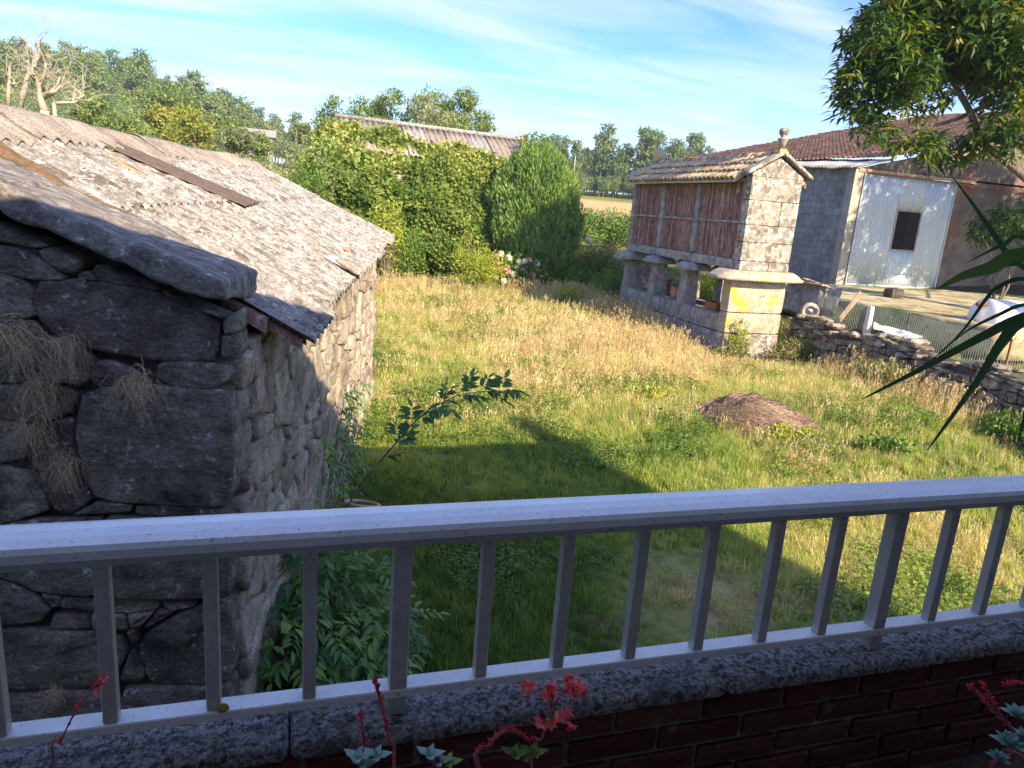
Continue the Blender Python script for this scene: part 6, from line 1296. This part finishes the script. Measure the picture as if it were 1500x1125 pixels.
pr = [blade_tuft('a_grass', 13, .13, .06, .0065, MT['grass']), blade_tuft('b_grass', 15, .19, .07, .0065, MT['grass'], 3, .8), blade_tuft('c_grass', 12, .09, .08, .006, MT['grass'], 3, .9),
      weed_proto('d_weed', 16, .10, .09, .045, .022, MT['weed']), weed_proto('e_weed', 22, .22, .11, .06, .025, MT['weed']), weed_proto('f_weed', 14, .06, .10, .03, .024, MT['weed']),
      blade_tuft('g_dry', 8, .30, .06, .0045, MT['dry'], 3, .35, True), blade_tuft('h_dry', 9, .52, .07, .0045, MT['dry'], 3, .3, True), blade_tuft('i_dry', 14, .16, .09, .006, MT['dry'], 3, 1.3)]
def blocked(x, y):
    w = x*SN[0]+y*SN[1]; s_ = x*SU[0]+y*SU[1]; b = (w < -.93) & (w > -4.6) & (s_ > 3.2) & (s_ < 10.55)
    b |= (x > HX0-.1) & (x < HX1+.05) & (y > HY0-.05) & (y < 21.1); b |= x > wall_x(y)+.0; b |= np.hypot((x-mc[0]), (y-mc[1])) < .93; b |= (y < 1.6); b |= (w < -.9) & (s_ <= 3.3) & (w < -1.5) & (y < 0)
    return b
def field(n, x0, x1, y0, y1, dens=None):
    x = rng.uniform(x0, x1, n); y = rng.uniform(y0, y1, n); az = np.degrees(np.arctan2(x, y)); k = ~blocked(x, y) & (az > -24) & (az < 60); return x[k], y[k]
xs = []; ys_ = []; ks = []; ss = []
for n, x0, x1, y0, y1, s0 in ((26000, -1, 8, 2.2, 8.5, .85), (42000, 0, 12.5, 8.5, 16, 1.05), (34000, .5, 12.5, 16, 27, 1.35), (9000, 4, 11.5, 3, 9, 1.0), (9000, -8, 2, 10, 27, 1.3)):
    x, y = field(n, x0, x1, y0, y1); dr = dryness(x, y)
    if y0 < 5: bare = fbm(x*2.2, y*2.2, 3, 90); keep = ~((np.hypot(x-3.5, y-4.8) < .95) & (rng.random(len(x)) < .35+.6*(bare > .5))) & ~((bare > .60) & (rng.random(len(x)) < .7)); x, y, dr = x[keep], y[keep], dr[keep]
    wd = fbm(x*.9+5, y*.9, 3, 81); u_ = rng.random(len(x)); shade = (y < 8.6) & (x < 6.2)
    k = np.where(u_ < .45, 0, np.where(u_ < .7, 1, 2)); k = np.where((wd > .54) & (rng.random(len(x)) < .36), np.where(rng.random(len(x)) < .5, 3, np.where(rng.random(len(x)) < .5, 4, 5)), k)
    dd = rng.random(len(x)); k = np.where((dd < .05+np.clip(dr-.34, 0, 1)*.42) & ~shade, 6, k); k = np.where((dd > .5) & (dd < .5+np.clip(dr-.35, 0, 1)*.5), 8, k)
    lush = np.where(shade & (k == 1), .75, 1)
    xs.append(x); ys_.append(y); ks.append(k); ss.append(s0*rng.uniform(.7, 1.25, len(x))*lush*(.8+.5*fbm(x*.7, y*.7, 2, 95)))
# tall brown stalks along the granary base and in front of the shrubs
for n, pa, sp_ in ((850, [(9.3, 16.6), (9.5, 18.5), (9.4, 21)], .4), (550, [(7.2, 23.4), (9.2, 23.2), (10, 22.6)], .5), (420, [(5.6, 13.6), (7.4, 15.4)], .9), (300, [(11.3, 13), (11.2, 10.5), (10.8, 8.5)], .35), (260, [(2.0, 23.5), (5, 23.2)], .6), (120, [(7.4, 13.6), (8.6, 14.9)], .5)):
    t = rng.random(n)*(len(pa)-1); i = t.astype(int); f = t-i; pa = np.array(pa); p = pa[i]*(1-f)[:, None]+pa[i+1]*f[:, None]+rng.normal(size=(n, 2))*sp_; k = ~blocked(p[:, 0], p[:, 1]) & (np.hypot(p[:, 0]-10.6, p[:, 1]-14.2) > 1.3); p = p[k]
    xs.append(p[:, 0]); ys_.append(p[:, 1]); ks.append(rng.choice([6, 7], len(p))); ss.append(rng.uniform(.8, 1.35, len(p)))
X = np.concatenate(xs); Yv = np.concatenate(ys_); K = np.concatenate(ks); S = np.concatenate(ss); T = np.clip(dryness(X, Yv)*.95+np.where((Yv > 8.6) | (X > 6), .12-.07*sst(Yv, 15, 20)+.10*np.exp(-((X-6.5)**2+(Yv-14)**2)/16), .04)+rng.normal(0, .12, len(X)), 0, 1)  # tint painted yellower where sun falls, greener inside the house shadow
T = np.where(K >= 6, rng.random(len(X)), T); S = S*np.where(np.hypot(X-10.6, Yv-13.6) < 1.6, .6, 1)
scatter('meadow_grass', np.stack([X, Yv, ground_z(X, Yv)], -1), rng.random(len(X))*6.28, S, K, T, pr, 'rough meadow grass, weeds and dry stalks covering the garden')
# yard weeds beyond the wall
x = rng.uniform(12.6, 20, 5000); y = rng.uniform(6, 24, 5000); k = (x < 15.1) | (y < 11.9); x, y = x[k], y[k]
scatter('yard_weeds', np.stack([x, y, ground_z(x, y)], -1), rng.random(len(x))*6.28, rng.uniform(.8, 1.4, len(x)), rng.choice([0, 1, 3, 8], len(x)), rng.random(len(x))*.6, pr, 'thin grass and weeds in the barn yard')

# ------------------------------------------------------------------ thin evening haze over the whole place
hz = MB().box((float(gx.min())-5, float(gy.min())-5, -2), (float(gx.max())+5, float(gy.max())+5, 52)).build('haze', None); hz['kind'] = 'stuff'
hm = bpy.data.materials.new('haze'); hm.use_nodes = True; hn = hm.node_tree; hn.nodes.clear(); ho = hn.nodes.new('ShaderNodeOutputMaterial'); hv = hn.nodes.new('ShaderNodeVolumePrincipled')
hv.inputs['Density'].default_value = 0.0005; hv.inputs['Color'].default_value = (.92, .94, 1, 1); hv.inputs['Anisotropy'].default_value = .2; hn.links.new(hv.outputs[0], ho.inputs['Volume']); hz.data.materials.append(hm)
